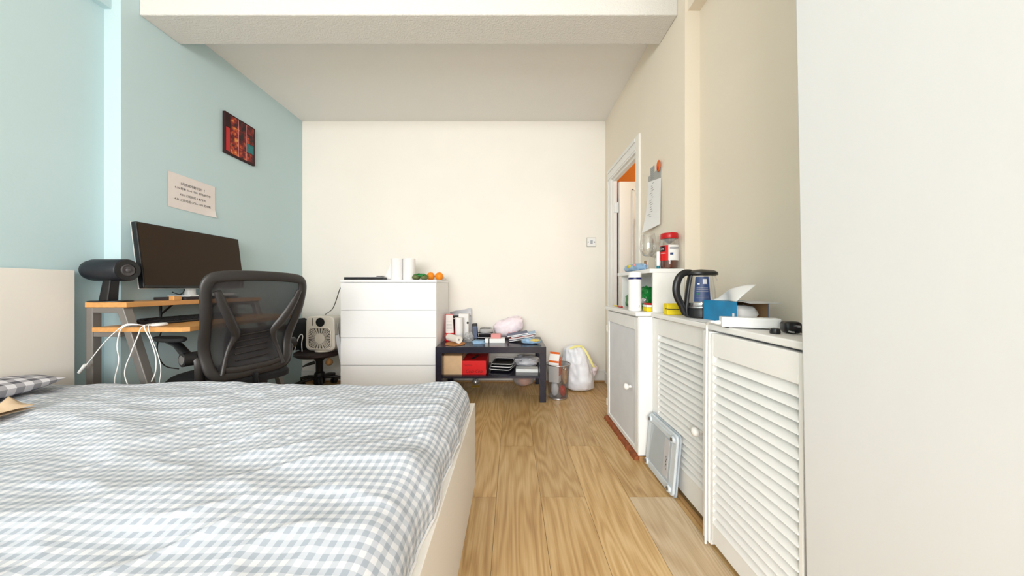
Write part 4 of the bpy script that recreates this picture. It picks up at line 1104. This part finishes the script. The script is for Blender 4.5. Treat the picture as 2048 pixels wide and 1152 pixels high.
kpatch(246, 263, 0.150, 0.172, M['greyfilm'], 'print_block')
kpatch(224, 233, 0.148, 0.153, M['paper'], 'print_mark')
for h_ in (0.132, 0.124, 0.116, 0.096, 0.088): kpatch(221, 266, h_, h_ + 0.0018, M['greyink'], 'print_line')
kpatch(222, 229, 0.104, 0.111, M['green'], 'print_leaf')

ts = thing('tissue_box', 'blue tissue box with torn open end and tissue on top', 'tissue box', (0.868, 1.195, 0.7975))
b = MB()
b.box(-0.0585, -0.0570, -0.095, 0.095, 0.0005, 0.082); b.box(0.057, 0.0585, -0.095, 0.095, 0.0005, 0.082)
b.box(-0.057, 0.057, 0.0935, 0.095, 0.0005, 0.082); b.box(-0.057, 0.057, -0.095, 0.0935, 0.0005, 0.002)
b.box(-0.057, 0.057, -0.03, 0.0935, 0.0805, 0.082)
b.build('carton', M['teal'], ts)
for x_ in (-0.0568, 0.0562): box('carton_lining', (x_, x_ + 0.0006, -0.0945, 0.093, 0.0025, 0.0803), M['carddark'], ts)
b = MB().prism([(-0.095, 0.0815), (-0.03, 0.0825), (-0.03, 0.0838), (-0.095, 0.083), (-0.13, 0.079), (-0.13, 0.0778)], -0.035, 0.075, 'X')
b.build('torn_flap', M['greyfilm'], ts)
tp = MB().blob((0.0, -0.012, 0.036), (0.048, 0.075, 0.032), 0.12, 2.5, 6, 24, 14, power=0.7)
tp.build('tissues', M['paper'], ts, smooth=60)
def tis(u, v):
    y = 0.085 - 0.165 * u
    h = 0.012 + 0.05 * min(1, u * 1.15) ** 0.75
    x = -0.030 + 0.018 * math.sin(5 * u + 1.5 * v) + 0.03 * v * (0.4 + u)
    return (x, y - 0.012 * v * u, 0.083 + h * v)
tt = MB().grid(tis, 16, 10).build('pulled_tissue', M['paper'], ts, smooth=180)
so = tt.modifiers.new('thick', 'SOLIDIFY'); so.thickness = 0.001
MB().box(-0.0592, -0.0586, -0.085, -0.075, 0.025, 0.040).build('white_tag', M['paper'], ts)

pwr = thing('power_strip', 'white power strip on the louvre cupboard edge', 'power strip', (0.776, 1.0, 0.7975), math.radians(-24))
MB().box(-0.078, 0.078, -0.022, 0.022, 0.004, 0.036).build('body', M['whitep'], pwr, bevel=0.0025, seg=3)
MB().box(-0.07, 0.07, -0.0235, -0.022, 0.010, 0.030).build('side_panel', M['paper'], pwr, bevel=0.0006)
MB().lathe([(0.008, 0), (0.006, -0.014), (0.004, -0.018)], (-0.078, 0, 0.016), 12, 'X').build('cable_sleeve', M['whitep'], pwr, smooth=40)
for k_ in (-0.05, 0, 0.05):
    MB().cyl((k_, 0, 0.036), (k_, 0, 0.0365), 0.012, seg=14).build('socket', M['greyfilm'], pwr)
MB().cyl((-0.06, 0, 0.0), (-0.06, 0, 0.004), 0.006).cyl((0.06, 0, 0.0), (0.06, 0, 0.004), 0.006).build('foot', M['black'], pwr)
cable('white_cable', [(0.695, 1.035, 0.8135), (0.68, 1.04, 0.815), (0.692, 1.082, 0.802), (0.698, 1.092, 0.775), (0.7005, 1.098, 0.74), (0.7005, 1.10, 0.60), (0.7005, 1.102, 0.40), (0.7005, 1.104, 0.15), (0.7005, 1.104, 0.006)], 0.0038, M['whitep'], 'white power cable dropping over the cupboard edge')
pg = thing('plug', 'black three pin plug lying at the cupboard corner', 'plug', (0.818, 0.895, 0.7975), math.radians(-20))
MB().blob((0, 0, 0.018), (0.022, 0.022, 0.0175), 0.05, 2, 1, 24, 14, power=0.55).build('body', M['black'], pg, smooth=50)
for k_ in (-0.012, 0.012): MB().box(k_ - 0.003, k_ + 0.003, -0.043, -0.02, 0.006, 0.010).build('pin', M['chrome'], pg)
MB().box(-0.003, 0.003, -0.046, -0.02, 0.022, 0.027).build('pin', M['chrome'], pg)
MB().tube(spline([(0.024, 0.0, 0.018), (0.05, 0.0, 0.020), (0.09, -0.01, 0.012), (0.13, -0.02, 0.005)], 5), 0.004, 7).build('cord', M['black'], pg, smooth=60)
MB().lathe([(0.012, 0), (0.013, 0.003), (0.011, 0.014), (0.005, 0.016)], (-0.048, -0.028, 0.0005), 18).build('cap', M['black'], pg, smooth=40)
yb_ = thing('sponge_pack', 'yellow sponge pack tied with dark string behind kettle', 'sponge', (0.805, 1.515, 0.7975))
MB().box(-0.043, 0.043, -0.02, 0.02, 0.0005, 0.056).build('sponge', M['yellow'], yb_, bevel=0.003)
MB().tube([(-0.056, -0.022, 0.032), (-0.04, -0.0225, 0.029), (0.0, -0.0225, 0.0275), (0.045, -0.0225, 0.031)], 0.0018, 6).build('string', M['ink'], yb_)
def pap(u, v):
    x = 0.735 + 0.12 * u - 0.01 * v; y = 1.28 - 0.27 * v + 0.03 * u
    return (x, y, 0.7985 + 0.004 * abs(noise.noise(Vector((u * 5, v * 5, 1)))))
pp = MB().grid(pap, 14, 18).build('paper_sheet', M['paper'], smooth=180)
so = pp.modifiers.new('thick', 'SOLIDIFY'); so.thickness = 0.0006
tag(pp, 'thin crumpled white sheet under the tissue box', 'paper')

# bathroom scale leaning
sc = thing('bathroom_scale', 'pale grey bathroom scale standing on edge against louvred door', 'scale', (0.703, 1.476, 0.0), 0)
R6 = Matrix.Rotation(math.radians(5.0), 4, 'Y')
def lean(b_): return b_.xf(R6)
def rp(w, h, r, x_0, x_1): return MB().prism(rrect(w, h, r, 0, 0.142), x_0, x_1, 'X')
lean(rp(0.272, 0.272, 0.022, 0.0, 0.012)).build('tray', M['scale'], sc, bevel=0.004)
lean(rp(0.282, 0.282, 0.024, 0.0125, 0.019)).build('glass_plate', M['scaleglass'], sc, bevel=0.001)
lean(rp(0.20, 0.19, 0.012, -0.0012, -0.0002)).build('recessed_panel', M['scaleglass'], sc)
lean(MB().box(-0.0035, -0.0002, -0.125, 0.125, 0.24, 0.262)).build('rib', M['scale'], sc, bevel=0.002)
lean(MB().box(-0.0035, -0.0002, -0.125, 0.125, 0.022, 0.044)).build('rib', M['scale'], sc, bevel=0.002)
lean(MB().box(-0.0025, -0.0014, -0.083, -0.04, 0.06, 0.23)).build('battery_strip', M['greyfilm'], sc)
b = MB()
for i in range(6): b.box(-0.0030, -0.0025, -0.070 + (i % 2) * .004, -0.066 + (i % 2) * .004, 0.09 + i * 0.011, 0.098 + i * 0.011)
lean(b).build('spec_print', M['ink'], sc)
for yy in (-0.11, 0.11):
    for zz in (0.032, 0.252):
        f_ = lean(MB().cyl((-0.012, yy, zz), (-0.0035, yy, zz), 0.014, 0.016, 18)).build('foot', M['scale'], sc, smooth=40)
        lean(MB().cyl((-0.0135, yy, zz), (-0.012, yy, zz), 0.009, 0.009, 16)).build('foot_pad', M['steel'], f_, smooth=40)

# ================================================================== THINGS ON DRESSER
lp = thing('laptop', 'closed black laptop with papers on the white dresser', 'laptop', (-1.262, 2.68, 1.0005))
MB().box(-0.155, 0.175, -0.11, 0.10, 0.0, 0.012).build('base', M['black'], lp, bevel=0.003)
MB().box(-0.155, 0.175, -0.11, 0.10, 0.0125, 0.022).build('lid', mat('dark_grey_lid', (62, 64, 70), 0.4), lp, bevel=0.003)
MB().box(-0.18, -0.156, -0.06, 0.06, 0.002, 0.016).build('hinge_block', M['black'], lp, bevel=0.002)
tag(MB().box(-1.30, -1.12, 2.60, 2.72, 1.0235, 1.026, rot(1.5, 'Z')).build('paper_leaflet', M['paper']), 'white leaflet lying on the closed black laptop', 'paper')
pe = thing('pen', 'short dark pen on the leaflet atop the laptop', 'pen', (-1.115, 2.60, 1.0305))
MB().cyl((-0.04, 0, 0), (0.02, 0.01, 0), 0.004, seg=10).build('barrel', M['ink'], pe); MB().cyl((0.02, 0.01, 0), (0.03, 0.0117, 0), 0.004, 0.001, 10).build('tip', M['chrome'], pe)
def roll(x, y, r_, h, z, label, nm='paper_roll', grp='paper towel rolls'):
    g = thing(nm, label, 'paper roll', (x, y, z), 0, grp)
    rings = []
    pr = [(r_, 0), (r_, h), (0.02, h), (0.02, 0)]
    MB().ring_loft([[Vector((q * math.cos(2 * PI * j / 32), q * math.sin(2 * PI * j / 32), hh)) for j in range(32)] for q, hh in pr], False, True).build('paper', M['paper'], g, smooth=40)
    MB().ring_loft([[Vector((q * math.cos(2 * PI * j / 20), q * math.sin(2 * PI * j / 20), hh)) for j in range(20)] for q, hh in [(0.0198, 0.001), (0.0198, h - 0.001), (0.018, h - 0.001), (0.018, 0.001)]], False, True).build('core', M['card'], g, smooth=40)
    return g
g = roll(-1.014, 2.69, 0.0525, 0.187, 1.0005, 'left white kitchen roll with loose sheet on dresser')
def flap(u, v): return (-0.045 - 0.05 * u * (1 - v) - 0.008 * u, -0.028 - 0.012 * u, 0.005 + 0.15 * v * (1 - 0.3 * u))
q = MB().grid(flap, 6, 6).build('loose_sheet', M['paper'], g, smooth=180); q.modifiers.new('thick', 'SOLIDIFY').thickness = 0.001
roll(-0.906, 2.69, 0.0525, 0.187, 1.0005, 'right white kitchen roll next to the green bag')
tag(MB().box(-0.894, -0.884, 2.765, 2.79, 1.0005, 1.19).build('thin_board', M['brownboard'], bevel=0.002), 'thin brown board standing on edge behind kitchen roll', 'board')
ga = thing('fruit_bag', 'green net bag holding two greenish brown fruits on dresser', 'bag', (-0.79, 2.63, 1.0005))
MB().blob((-0.036, 0, 0.023), (0.036, 0.036, 0.0235), 0.08, 2, 3, 22, 14, flat=0.0).build('fruit', M['avocado'], ga, smooth=60)
MB().blob((0.035, 0, 0.021), (0.036, 0.034, 0.0215), 0.08, 2, 7, 22, 14, flat=0.0).build('fruit', M['avocado'], ga, smooth=60)
MB().blob((0.0, 0.004, 0.038), (0.058, 0.032, 0.016), 0.35, 3, 4, 24, 12).build('net', M['green'], ga, smooth=40)
for (x, lab) in ((-0.747, 'round orange nearest the green fruit bag on dresser'), (-0.668, 'round orange at the right edge of dresser')):
    g = thing('orange', lab, 'orange', (x, 2.80, 1.0003), 0, 'oranges on the dresser')
    MB().lathe([(0.004, 0.0), (0.018, 0.004), (0.032, 0.017), (0.0385, 0.037), (0.033, 0.057), (0.018, 0.071), (0.003, 0.074)], seg=24).build('peel', M['orange'], g, smooth=80)
    MB().lathe([(0.001, 0.0745), (0.004, 0.0735), (0.002, 0.077)], seg=8).build('stem_end', M['avocado'], g)
tag(MB().blob((-0.655, 2.925, 1.018), (0.02, 0.03, 0.018), 0.25, 3, 4, 18, 12, flat=1.0005).build('paper_ball', M['paper'], smooth=50), 'small crumpled white paper behind the right orange', 'paper')

# ================================================================== THINGS ON LOW TABLE
TZ = 0.4505
tag(MB().lathe([(0.083, 0), (0.085, 0.003), (0.083, 0.007), (0.002, 0.0075)], (-0.487, 2.61, TZ), 40).build('cork_mat', M['cork'], smooth=40), 'round brown cork mat near the table front edge', 'mat')
lr = thing('paper_roll', 'white paper roll lying over the cork mat', 'paper roll', (-0.507, 2.66, TZ + 0.040), math.radians(-52), 'paper rolls on the low table')
pr = [(0.031, -0.095), (0.031, 0.095), (0.009, 0.095), (0.009, -0.095)]
MB().ring_loft([[Vector((hh, q * math.cos(2 * PI * j / 28), q * math.sin(2 * PI * j / 28))) for j in range(28)] for q, hh in pr], False, True).build('paper', mat('cream_paper', (240, 234, 224), 0.85), lr, smooth=40)
MB().cyl((-0.0952, 0, 0), (-0.094, 0, 0), 0.0095, seg=14).build('core', M['card'], lr)
ur = thing('paper_roll', 'white paper roll standing upright on the low table', 'paper roll', (-0.493, 2.835, TZ), 0, 'paper rolls on the low table')
MB().ring_loft([[Vector((q * math.cos(2 * PI * j / 28), q * math.sin(2 * PI * j / 28), hh)) for j in range(28)] for q, hh in [(0.038, 0), (0.038, 0.205), (0.012, 0.205), (0.012, 0)]], False, True).build('paper', M['paper'], ur, smooth=40)
MB().cyl((0, 0, 0.19), (0, 0, 0.2045), 0.0118, seg=14).build('core', M['card'], ur)
rpch = thing('snack_pouch', 'red snack pouch with white label leaning on dresser side', 'pouch', (-0.574, 2.77, TZ))
def pouch(sg):
    def fn(u, v):
        a = 2 * u - 1; th = 0.024 * (1 - a * a) * (1 - v) ** 0.6 * sg
        return (a * (0.045 - 0.008 * v) + 0.012 * (1 - v) - 0.004, th + 0.02 * v, 0.24 * v)
    return fn
b = MB().grid(pouch(1), 10, 14); b.grid(pouch(-1), 10, 14, None, True); b.build('film', M['red'], rpch, smooth=180)
b = MB().grid(lambda u, v: tuple(Vector(pouch(-1)(0.14 + 0.82 * u, 0.30 + 0.68 * v)) + Vector((0, -0.0012, 0))), 8, 10); b.build('white_label', M['notepaper'], rpch, smooth=180)
b = MB()
for i in range(7): b.grid(lambda u, v: tuple(Vector(pouch(-1)(0.22 + 0.6 * u, 0.40 + 0.055 * i + 0.008 * v)) + Vector((0, -0.0018, 0))), 5, 1)
b.build('label_print', M['greyink'], rpch)
MB().blob((0.0, -0.024, 0.05), (0.034, 0.004, 0.018), 0.2, 3, 5, 16, 10).build('print_pattern', M['redfilm'], rpch, smooth=60)
wb = thing('white_carton', 'white carton with black side standing behind upright roll', 'box', (-0.487, 2.92, TZ))
MB().box(-0.018, 0.075, -0.035, 0.035, 0, 0.235).build('carton', M['paper'], wb, bevel=0.001)
MB().box(-0.075, -0.0185, -0.03, 0.03, 0, 0.215).build('black_panel', M['black'], wb, bevel=0.001)
MB().box(-0.07, -0.022, -0.0308, -0.03, 0.185, 0.195).build('panel_mark', M['whitep'], wb)
MB().cyl((0.068, -0.036, 0.15), (0.068, -0.035, 0.15), 0.011, seg=16).build('black_dot', M['black'], wb)
gm = thing('plastic_mailer', 'grey plastic mailing bag slumped upright against the wall', 'bag', (-0.50, 2.985, TZ))
def mail(sg):
    def fn(u, v):
        a = 2 * u - 1; bul = 0.016 * (1 - a * a) * math.sin(PI * min(1, v + 0.1))
        zz = 0.25 * v + 0.035 * u * v
        fold = -0.075 * max(0, v - 0.86) / 0.14 * (1 - 0.8 * u)
        return (a * 0.10, sg * bul + fold * (0.6) - 0.0, zz + 0.006 * noise.noise(Vector((u * 5, v * 5, 2))))
    return fn
b = MB().grid(mail(1), 14, 18); b.grid(mail(-1), 14, 18, None, True); b.build('film', M['greyfilm'], gm, smooth=120)
MB().box(-0.098, 0.098, -0.026, -0.017, 0.205, 0.214).build('seal_strip', M['steel'], gm)
tag(MB().blob((-0.388, 2.745, TZ + 0.04), (0.04, 0.05, 0.042), 0.32, 3, 11, 26, 18, flat=TZ).build('clear_bag', M['film'], smooth=30), 'crumpled clear plastic bag in the middle of the table', 'bag')
tr = thing('charger_block', 'upright black charger block beside stacked trays', 'charger', (-0.338, 2.80, TZ))
MB().box(-0.024, 0.024, -0.02, 0.02, 0.0, 0.155, rot(-4, 'Y')).build('body', M['black'], tr, bevel=0.006)
MB().box(-0.018, 0.018, -0.0215, -0.02, 0.02, 0.13, rot(-4, 'Y')).build('face', M['greyblue'], tr)
for i, (z, lab) in enumerate(((0.0, 'lower black food tray on the low table'), (0.034, 'upper black food tray under clear lid'))):
    t = thing('food_tray', lab, 'tray', (-0.245, 2.815, TZ + z), math.radians(8 * i), 'black food trays')
    rings = [[Vector((a, b_, h)) for a, b_ in rrect(w_, d_, 0.02)] for w_, d_, h in ((0.115, 0.085, 0), (0.13, 0.10, 0.03), (0.138, 0.108, 0.031), (0.138, 0.108, 0.033), (0.128, 0.098, 0.033), (0.11, 0.08, 0.006))]
    MB().ring_loft(rings).build('tray', M['black'], t, smooth=40)
    MB().tube([Vector((a, b_, 0.0325)) for a, b_ in rrect(0.139, 0.109, 0.022)], 0.0018, 6, True).build('rim', M['greyfilm'], t, smooth=60)
ld = thing('plastic_dome', 'round clear plastic cover with dark rim on black trays', 'cover', (-0.24, 2.815, TZ + 0.068))
MB().lathe([(0.066, 0.004), (0.064, 0.014), (0.055, 0.038), (0.05, 0.041), (0.002, 0.042)], seg=36).build('dome', M['film'], ld, smooth=50)
MB().tube([(0.066 * math.cos(a), 0.066 * math.sin(a), 0.004) for a in [2 * PI * j / 36 for j in range(36)]], 0.003, 6, True).build('rim', M['black'], ld, smooth=60)
MB().tube([(0.052 * math.cos(a), 0.052 * math.sin(a), 0.041) for a in [2 * PI * j / 36 for j in range(36)]], 0.002, 6, True).build('rim', M['black'], ld, smooth=60)
b = MB()
b.box(-0.345, -0.245, 2.62, 2.72, TZ, TZ + 0.010, rot(12, 'Z')); b.box(-0.335, -0.24, 2.625, 2.715, TZ + 0.0105, TZ + 0.022, rot(-6, 'Z'))
tag(b.build('folded_papers', M['bluepack'], bevel=0.001), 'folded pale blue papers before the black trays', 'paper')
tag(MB().box(-0.236, -0.206, 2.66, 2.75, TZ, TZ + 0.036).build('small_white_box', M['whitep'], bevel=0.001), 'small white box left of the long white box', 'box')
tag(MB().box(-0.197, -0.062, 2.66, 2.75, TZ, TZ + 0.036).build('long_white_box', M['whitep'], bevel=0.001), 'long white box under the pink box', 'box')
tag(MB().box(-0.185, -0.10, 2.675, 2.745, TZ + 0.0365, TZ + 0.072).build('pink_box', M['pink'], bevel=0.0015), 'salmon pink box on top of the long white box', 'box')
b = MB().blob((0, 0, 0), (0.145, 0.05, 0.085), 0.14, 2.5, 6, 30, 18, power=0.8)
b.xf(Matrix.Translation((-0.035, 2.925, TZ + 0.105)) @ Matrix.Rotation(math.radians(-20), 4, 'Y'))
pb = b.build('pillow_pack', M['pinkbag'], smooth=60)
tag(pb, 'white and pink puffy plastic pack behind magazines', 'pack')
for i in range(14):
    a = random.uniform(0, 1)
    p = Matrix.Translation((-0.035, 2.925, TZ + 0.105)) @ Matrix.Rotation(math.radians(-20), 4, 'Y') @ Vector((-0.02 + 0.15 * a, -0.045 + 0.035 * a * a, -0.05 + random.uniform(-.015, .02) + 0.075 * a * random.random()))
    MB().blob(p, (0.010, 0.006, 0.007), 0.2, 3, i, 10, 8).build('pink_flower', M['pink'], pb, smooth=60)
mg = [(0.085, 2.77, 0.23, 0.16, 0.007, 2, 'greyblue', 'grey-blue magazine at the bottom of the slanted pile'),
      (0.095, 2.775, 0.24, 0.165, 0.006, -3, 'paper', 'white magazine in the lower half of the pile'),
      (0.08, 2.77, 0.22, 0.16, 0.006, 3, 'redfilm', 'red covered magazine in the middle of the pile'),
      (0.105, 2.775, 0.22, 0.165, 0.008, -2, 'bluepack', 'pale blue magazine near the top of the pile'),
      (0.05, 2.77, 0.19, 0.15, 0.010, 3, 'greyblue', 'dark blue magazine on top of the slanted pile')]
z = 0.0
for i, (x, y, w_, d_, t_, a, m_, lab) in enumerate(mg):
    g = thing('magazine', lab, 'magazine', (x, y, TZ + 0.022 + z + (x - 0.085) * math.tan(math.radians(9))), math.radians(a), 'magazines on the low table')
    sl = Matrix.Rotation(math.radians(-9), 4, 'Y')
    MB().box(-w_ / 2, w_ / 2, -d_ / 2, d_ / 2, 0, t_).xf(sl).build('cover', M[m_], g, bevel=0.0008)
    MB().box(-w_ / 2 + 0.001, w_ / 2 - 0.002, -d_ / 2 - 0.0006, d_ / 2 - 0.002, 0.001, t_ - 0.001).xf(sl).build('pages', M['paper'], g)
    z += t_ + 0.004
yp = thing('snack_packet', 'crumpled blue and yellow packet in front of magazines', 'packet', (0.165, 2.635, TZ))
MB().blob((0, 0, 0.022), (0.085, 0.035, 0.022), 0.22, 3, 13, 26, 14, flat=0.0, power=0.8).build('film', M['bluepack'], yp, smooth=50)
MB().blob((0.03, -0.022, 0.030), (0.045, 0.016, 0.014), 0.3, 4, 3, 20, 12).build('yellow_print', mat('gold_print', (214, 190, 110), 0.5, var=.2, vscale=60), yp, smooth=50)

# shelf of the low table
SZ = 0.2105
cbx = thing('cardboard_box', 'small plain cardboard box with open flaps under table', 'box', (-0.492, 2.635, SZ))
b = MB(); b.box(-0.077, 0.077, -0.10, -0.0975, 0, 0.155); b.box(-0.077, 0.077, 0.0975, 0.10, 0, 0.155)
b.box(-0.077, -0.0745, -0.0975, 0.0975, 0, 0.155); b.box(0.0745, 0.077, -0.0975, 0.0975, 0, 0.155); b.box(-0.0745, 0.0745, -0.0975, 0.0975, 0, 0.003)
b.build('walls', M['card'], cbx)
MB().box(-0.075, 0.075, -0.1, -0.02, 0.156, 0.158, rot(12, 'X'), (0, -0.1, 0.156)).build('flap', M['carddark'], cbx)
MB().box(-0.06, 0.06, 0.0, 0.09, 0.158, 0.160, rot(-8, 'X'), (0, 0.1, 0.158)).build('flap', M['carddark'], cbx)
rb = thing('drinks_box', 'red drinks carton with hand hole on the table shelf', 'box', (-0.314, 2.70, SZ))
MB().box(-0.098, 0.098, -0.17, 0.17, 0, 0.115).build('carton', M['red'], rb, bevel=0.0015)
hh = rrect(0.03, 0.15, 0.014)
MB().prism([(a - 0.0, c_ - 0.03) for a, c_ in hh], 0.1151, 0.1158, 'Z').xf(Matrix.Rotation(math.radians(-14), 4, 'Z')).build('hand_hole', M['black'], rb)
text_part('lettering', 'Coca-Cola', 0.04, (-0.072, -0.1706, 0.016), (1, 0, 0), (0, 0, 1), mat('dark_red_ink', (92, 4, 10), 0.6), rb, shear=0.35, width=0.135)
text_part('lettering', 'ORIGINAL', 0.013, (-0.085, -0.1706, 0.075), (1, 0, 0), (0, 0, 1), mat('dark_red_ink', (92, 4, 10), 0.6), rb, width=0.07)
MB().box(0.0981, 0.0986, -0.165, -0.15, 0.01, 0.04).build('price_tag', M['paper'], rb)
for i, lab in enumerate(('lowest black tray with white rim on table shelf', 'middle black tray with white rim on table shelf', 'top black tray with white rim on table shelf')):
    t = thing('black_tray', lab, 'tray', (-0.085 + 0.005 * i, 2.72, SZ + 0.024 * i), math.radians(-14 + 4 * i), 'black trays on the table shelf')
    rings = [[Vector((a, b_, h)) for a, b_ in rrect(w_, d_, 0.03)] for w_, d_, h in ((0.16, 0.20, 0), (0.18, 0.22, 0.018), (0.19, 0.23, 0.019), (0.19, 0.23, 0.021), (0.176, 0.216, 0.021), (0.155, 0.195, 0.005))]
    MB().ring_loft(rings).build('tray', M['black'], t, smooth=40)
    MB().tube([Vector((a, b_, 0.0205)) for a, b_ in rrect(0.188, 0.228, 0.032)], 0.003, 6, True).build('rim', M['whitep'], t, smooth=60)
tag(MB().blob((0.125, 2.83, SZ + 0.045), (0.11, 0.09, 0.045), 0.25, 2.6, 15, 28, 16, flat=SZ, power=0.8).build('grey_plastic_bag', M['greyfilm'], smooth=50), 'grey plastic bag crumpled on the table shelf', 'bag')
tag(MB().box(0.035, 0.225, 2.60, 2.69, SZ + 0.0, SZ + 0.028, rot(-3, 'Z')).build('flat_white_box', M['whitep'], bevel=0.001), 'flat white box at right end of table shelf', 'box')
# under the table
ub = thing('produce_bag', 'clear plastic bag of orange contents under the table', 'bag', (0.105, 2.91, 0.0))
MB().blob((0, 0, 0.065), (0.10, 0.08, 0.065), 0.12, 2.5, 17, 26, 16, flat=0.001).build('film', M['film'], ub, smooth=50)
MB().blob((0.01, 0, 0.05), (0.062, 0.045, 0.045), 0.15, 2.5, 18, 20, 12, flat=0.004).build('contents', mat('pale_orange_contents', (232, 160, 128), 0.7, var=.2, vscale=30), ub, smooth=50)
tag(MB().blob((-0.35, 2.93, 0.029), (0.03, 0.03, 0.03), 0.25, 3.5, 21, 20, 14, flat=0.0008).build('crumpled_ball', M['foil'], smooth=30), 'small crumpled foil ball on floor under table', 'litter')
tag(MB().box(-0.385, -0.305, 2.855, 2.90, 0.0005, 0.003, rot(4, 'Z')).build('yellow_card', mat('ochre_card', (206, 160, 40), 0.7), bevel=0.0005), 'small yellow card on floor under table', 'card')

# ================================================================== BIN AND BAG
bn = thing('waste_bin', 'silver wire mesh waste bin full of rubbish beside table', 'bin', (0.392, 2.60, 0))
MB().ring_loft([[Vector((q * math.cos(2 * PI * j / 40), q * math.sin(2 * PI * j / 40), hh)) for j in range(40)] for q, hh in [(0.080, 0.012), (0.092, 0.15), (0.103, 0.285)]], False).build('mesh_wall', M['wiremesh'], bn, smooth=60)
MB().tube([(0.104 * math.cos(2 * PI * j / 40), 0.104 * math.sin(2 * PI * j / 40), 0.287) for j in range(40)], 0.005, 8, True).build('rim', M['chrome'], bn, smooth=60)
MB().lathe([(0.078, 0.0005), (0.083, 0.003), (0.082, 0.014), (0.005, 0.013)], seg=40).build('base', M['chrome'], bn, smooth=40)
MB().tube(spline([(0.035, -0.100, 0.287), (0.028, -0.109, 0.278), (0.03, -0.108, 0.262), (0.042, -0.103, 0.262), (0.045, -0.102, 0.28)], 4), 0.003, 6).build('handle_clip', M['chrome'], bn, smooth=60)
oc = thing('juice_carton', 'white and orange carton sticking out of the waste bin', 'carton', (0.365, 2.592, 0.135), math.radians(-26))
MB().box(-0.044, 0.044, -0.035, 0.035, 0.0, 0.185).build('body', M['paper'], oc, bevel=0.002)
MB().add([(-0.044, -0.035, 0.1855), (0.044, -0.035, 0.1855), (0.044, 0.035, 0.1855), (-0.044, 0.035, 0.1855), (-0.044, 0.005, 0.235), (0.040, 0.005, 0.235)],
         [(0, 1, 5, 4), (1, 2, 5), (2, 3, 4, 5), (3, 0, 4), (3, 2, 1, 0)]).build('gable_top', M['paper'], oc)
MB().box(-0.044, 0.040, 0.003, 0.007, 0.233, 0.25).build('top_seal', M['orangeprint'], oc)
MB().box(0.0441, 0.0455, -0.034, 0.034, 0.06, 0.184).build('side_print', M['orangeprint'], oc)
MB().box(-0.0435, 0.0435, -0.0364, -0.0351, 0.168, 0.184).build('front_band', M['orangeprint'], oc)
MB().add([(0.0443, -0.033, 0.187), (0.0443, 0.033, 0.187), (0.0415, 0.005, 0.228), (0.0453, -0.033, 0.187), (0.0453, 0.033, 0.187), (0.0425, 0.005, 0.228)], [(0, 1, 2), (5, 4, 3), (0, 3, 4, 1), (1, 4, 5, 2), (2, 5, 3, 0)]).build('gable_print', M['orangeprint'], oc)
tag(MB().blob((0.362, 2.592, 0.075), (0.033, 0.040, 0.056), 0.12, 2.4, 33, 24, 18, power=0.85).build('white_wrapper', M['palebag'], smooth=50), 'white plastic wrapper on the left inside waste bin', 'wrapper')
tag(MB().blob((0.428, 2.582, 0.062), (0.028, 0.034, 0.044), 0.2, 3, 31, 22, 16).build('red_wrapper', M['redfilm'], smooth=40), 'crumpled red wrapper at the bottom of waste bin', 'wrapper')
tag(MB().blob((0.448, 2.600, 0.185), (0.027, 0.045, 0.070), 0.22, 3, 35, 22, 16).build('brown_paper', M['card'], smooth=40), 'crumpled brown paper inside the waste bin', 'paper')
bg_ = thing('rubbish_bag', 'knotted white rubbish bag with pale yellow tie by wall', 'bag', (0.622, 2.83, 0))
def bagf():
    b = MB(); rings = []; n = 84
    prof = [(0.005, 0.001), (0.075, 0.002), (0.112, 0.018), (0.132, 0.06), (0.138, 0.115), (0.128, 0.175), (0.122, 0.225), (0.112, 0.28), (0.098, 0.33), (0.080, 0.368), (0.04, 0.385), (0.008, 0.388)]
    for q, h in [(p.x, p.z) for p in spline([(a, 0, c_) for a, c_ in prof], 5)]:
        ring = []
        for j in range(n):
            a = 2 * PI * j / n; d = Vector((math.cos(a), math.sin(a), h * 6))
            f = 1 + 0.20 * noise.noise(d * 1.3 + Vector((4, 2, 1)))
            f += 0.13 * (0.5 - abs(noise.noise(Vector((d.x * 2.2, d.y * 2.2, h * 11)) + Vector((7, 1, 3))))) 
            f += 0.07 * (0.5 - abs(noise.noise(Vector((d.x * 5 + h * 6, d.y * 5, h * 20 + d.x * 3)))))
            f += 0.035 * math.sin(11 * a + 5 * noise.noise(d)) * (h / 0.39) ** 1.5
            sh = -0.045 * (h / 0.39) ** 1.6
            ring.append(Vector((q * f * math.cos(a) * 1.06 + sh, q * f * math.sin(a) * 0.90, max(0.001, h + 0.02 * noise.noise(d * 2.0) * (h > 0.03)))))
        rings.append(ring)
    return b.ring_loft(rings)
bagf().build('film', M['palebag'], bg_, smooth=75)
for pts in ([(-0.10, -0.05, 0.372), (-0.06, -0.05, 0.392), (0.0, -0.04, 0.396), (0.022, -0.03, 0.388)], [(0.022, -0.03, 0.388), (0.05, -0.06, 0.35), (0.075, -0.085, 0.30), (0.10, -0.10, 0.24), (0.115, -0.10, 0.22)]):
    MB().tube(spline(pts, 6), 0.010, 8, ry=0.003, up=(0, -1, 0.3)).build('tie', M['yellowtie'], bg_, smooth=60)
MB().blob((0.13, 0.01, 0.175), (0.045, 0.05, 0.05), 0.25, 3, 41, 20, 14).build('bulge', M['pinkbag'], bg_, smooth=50)
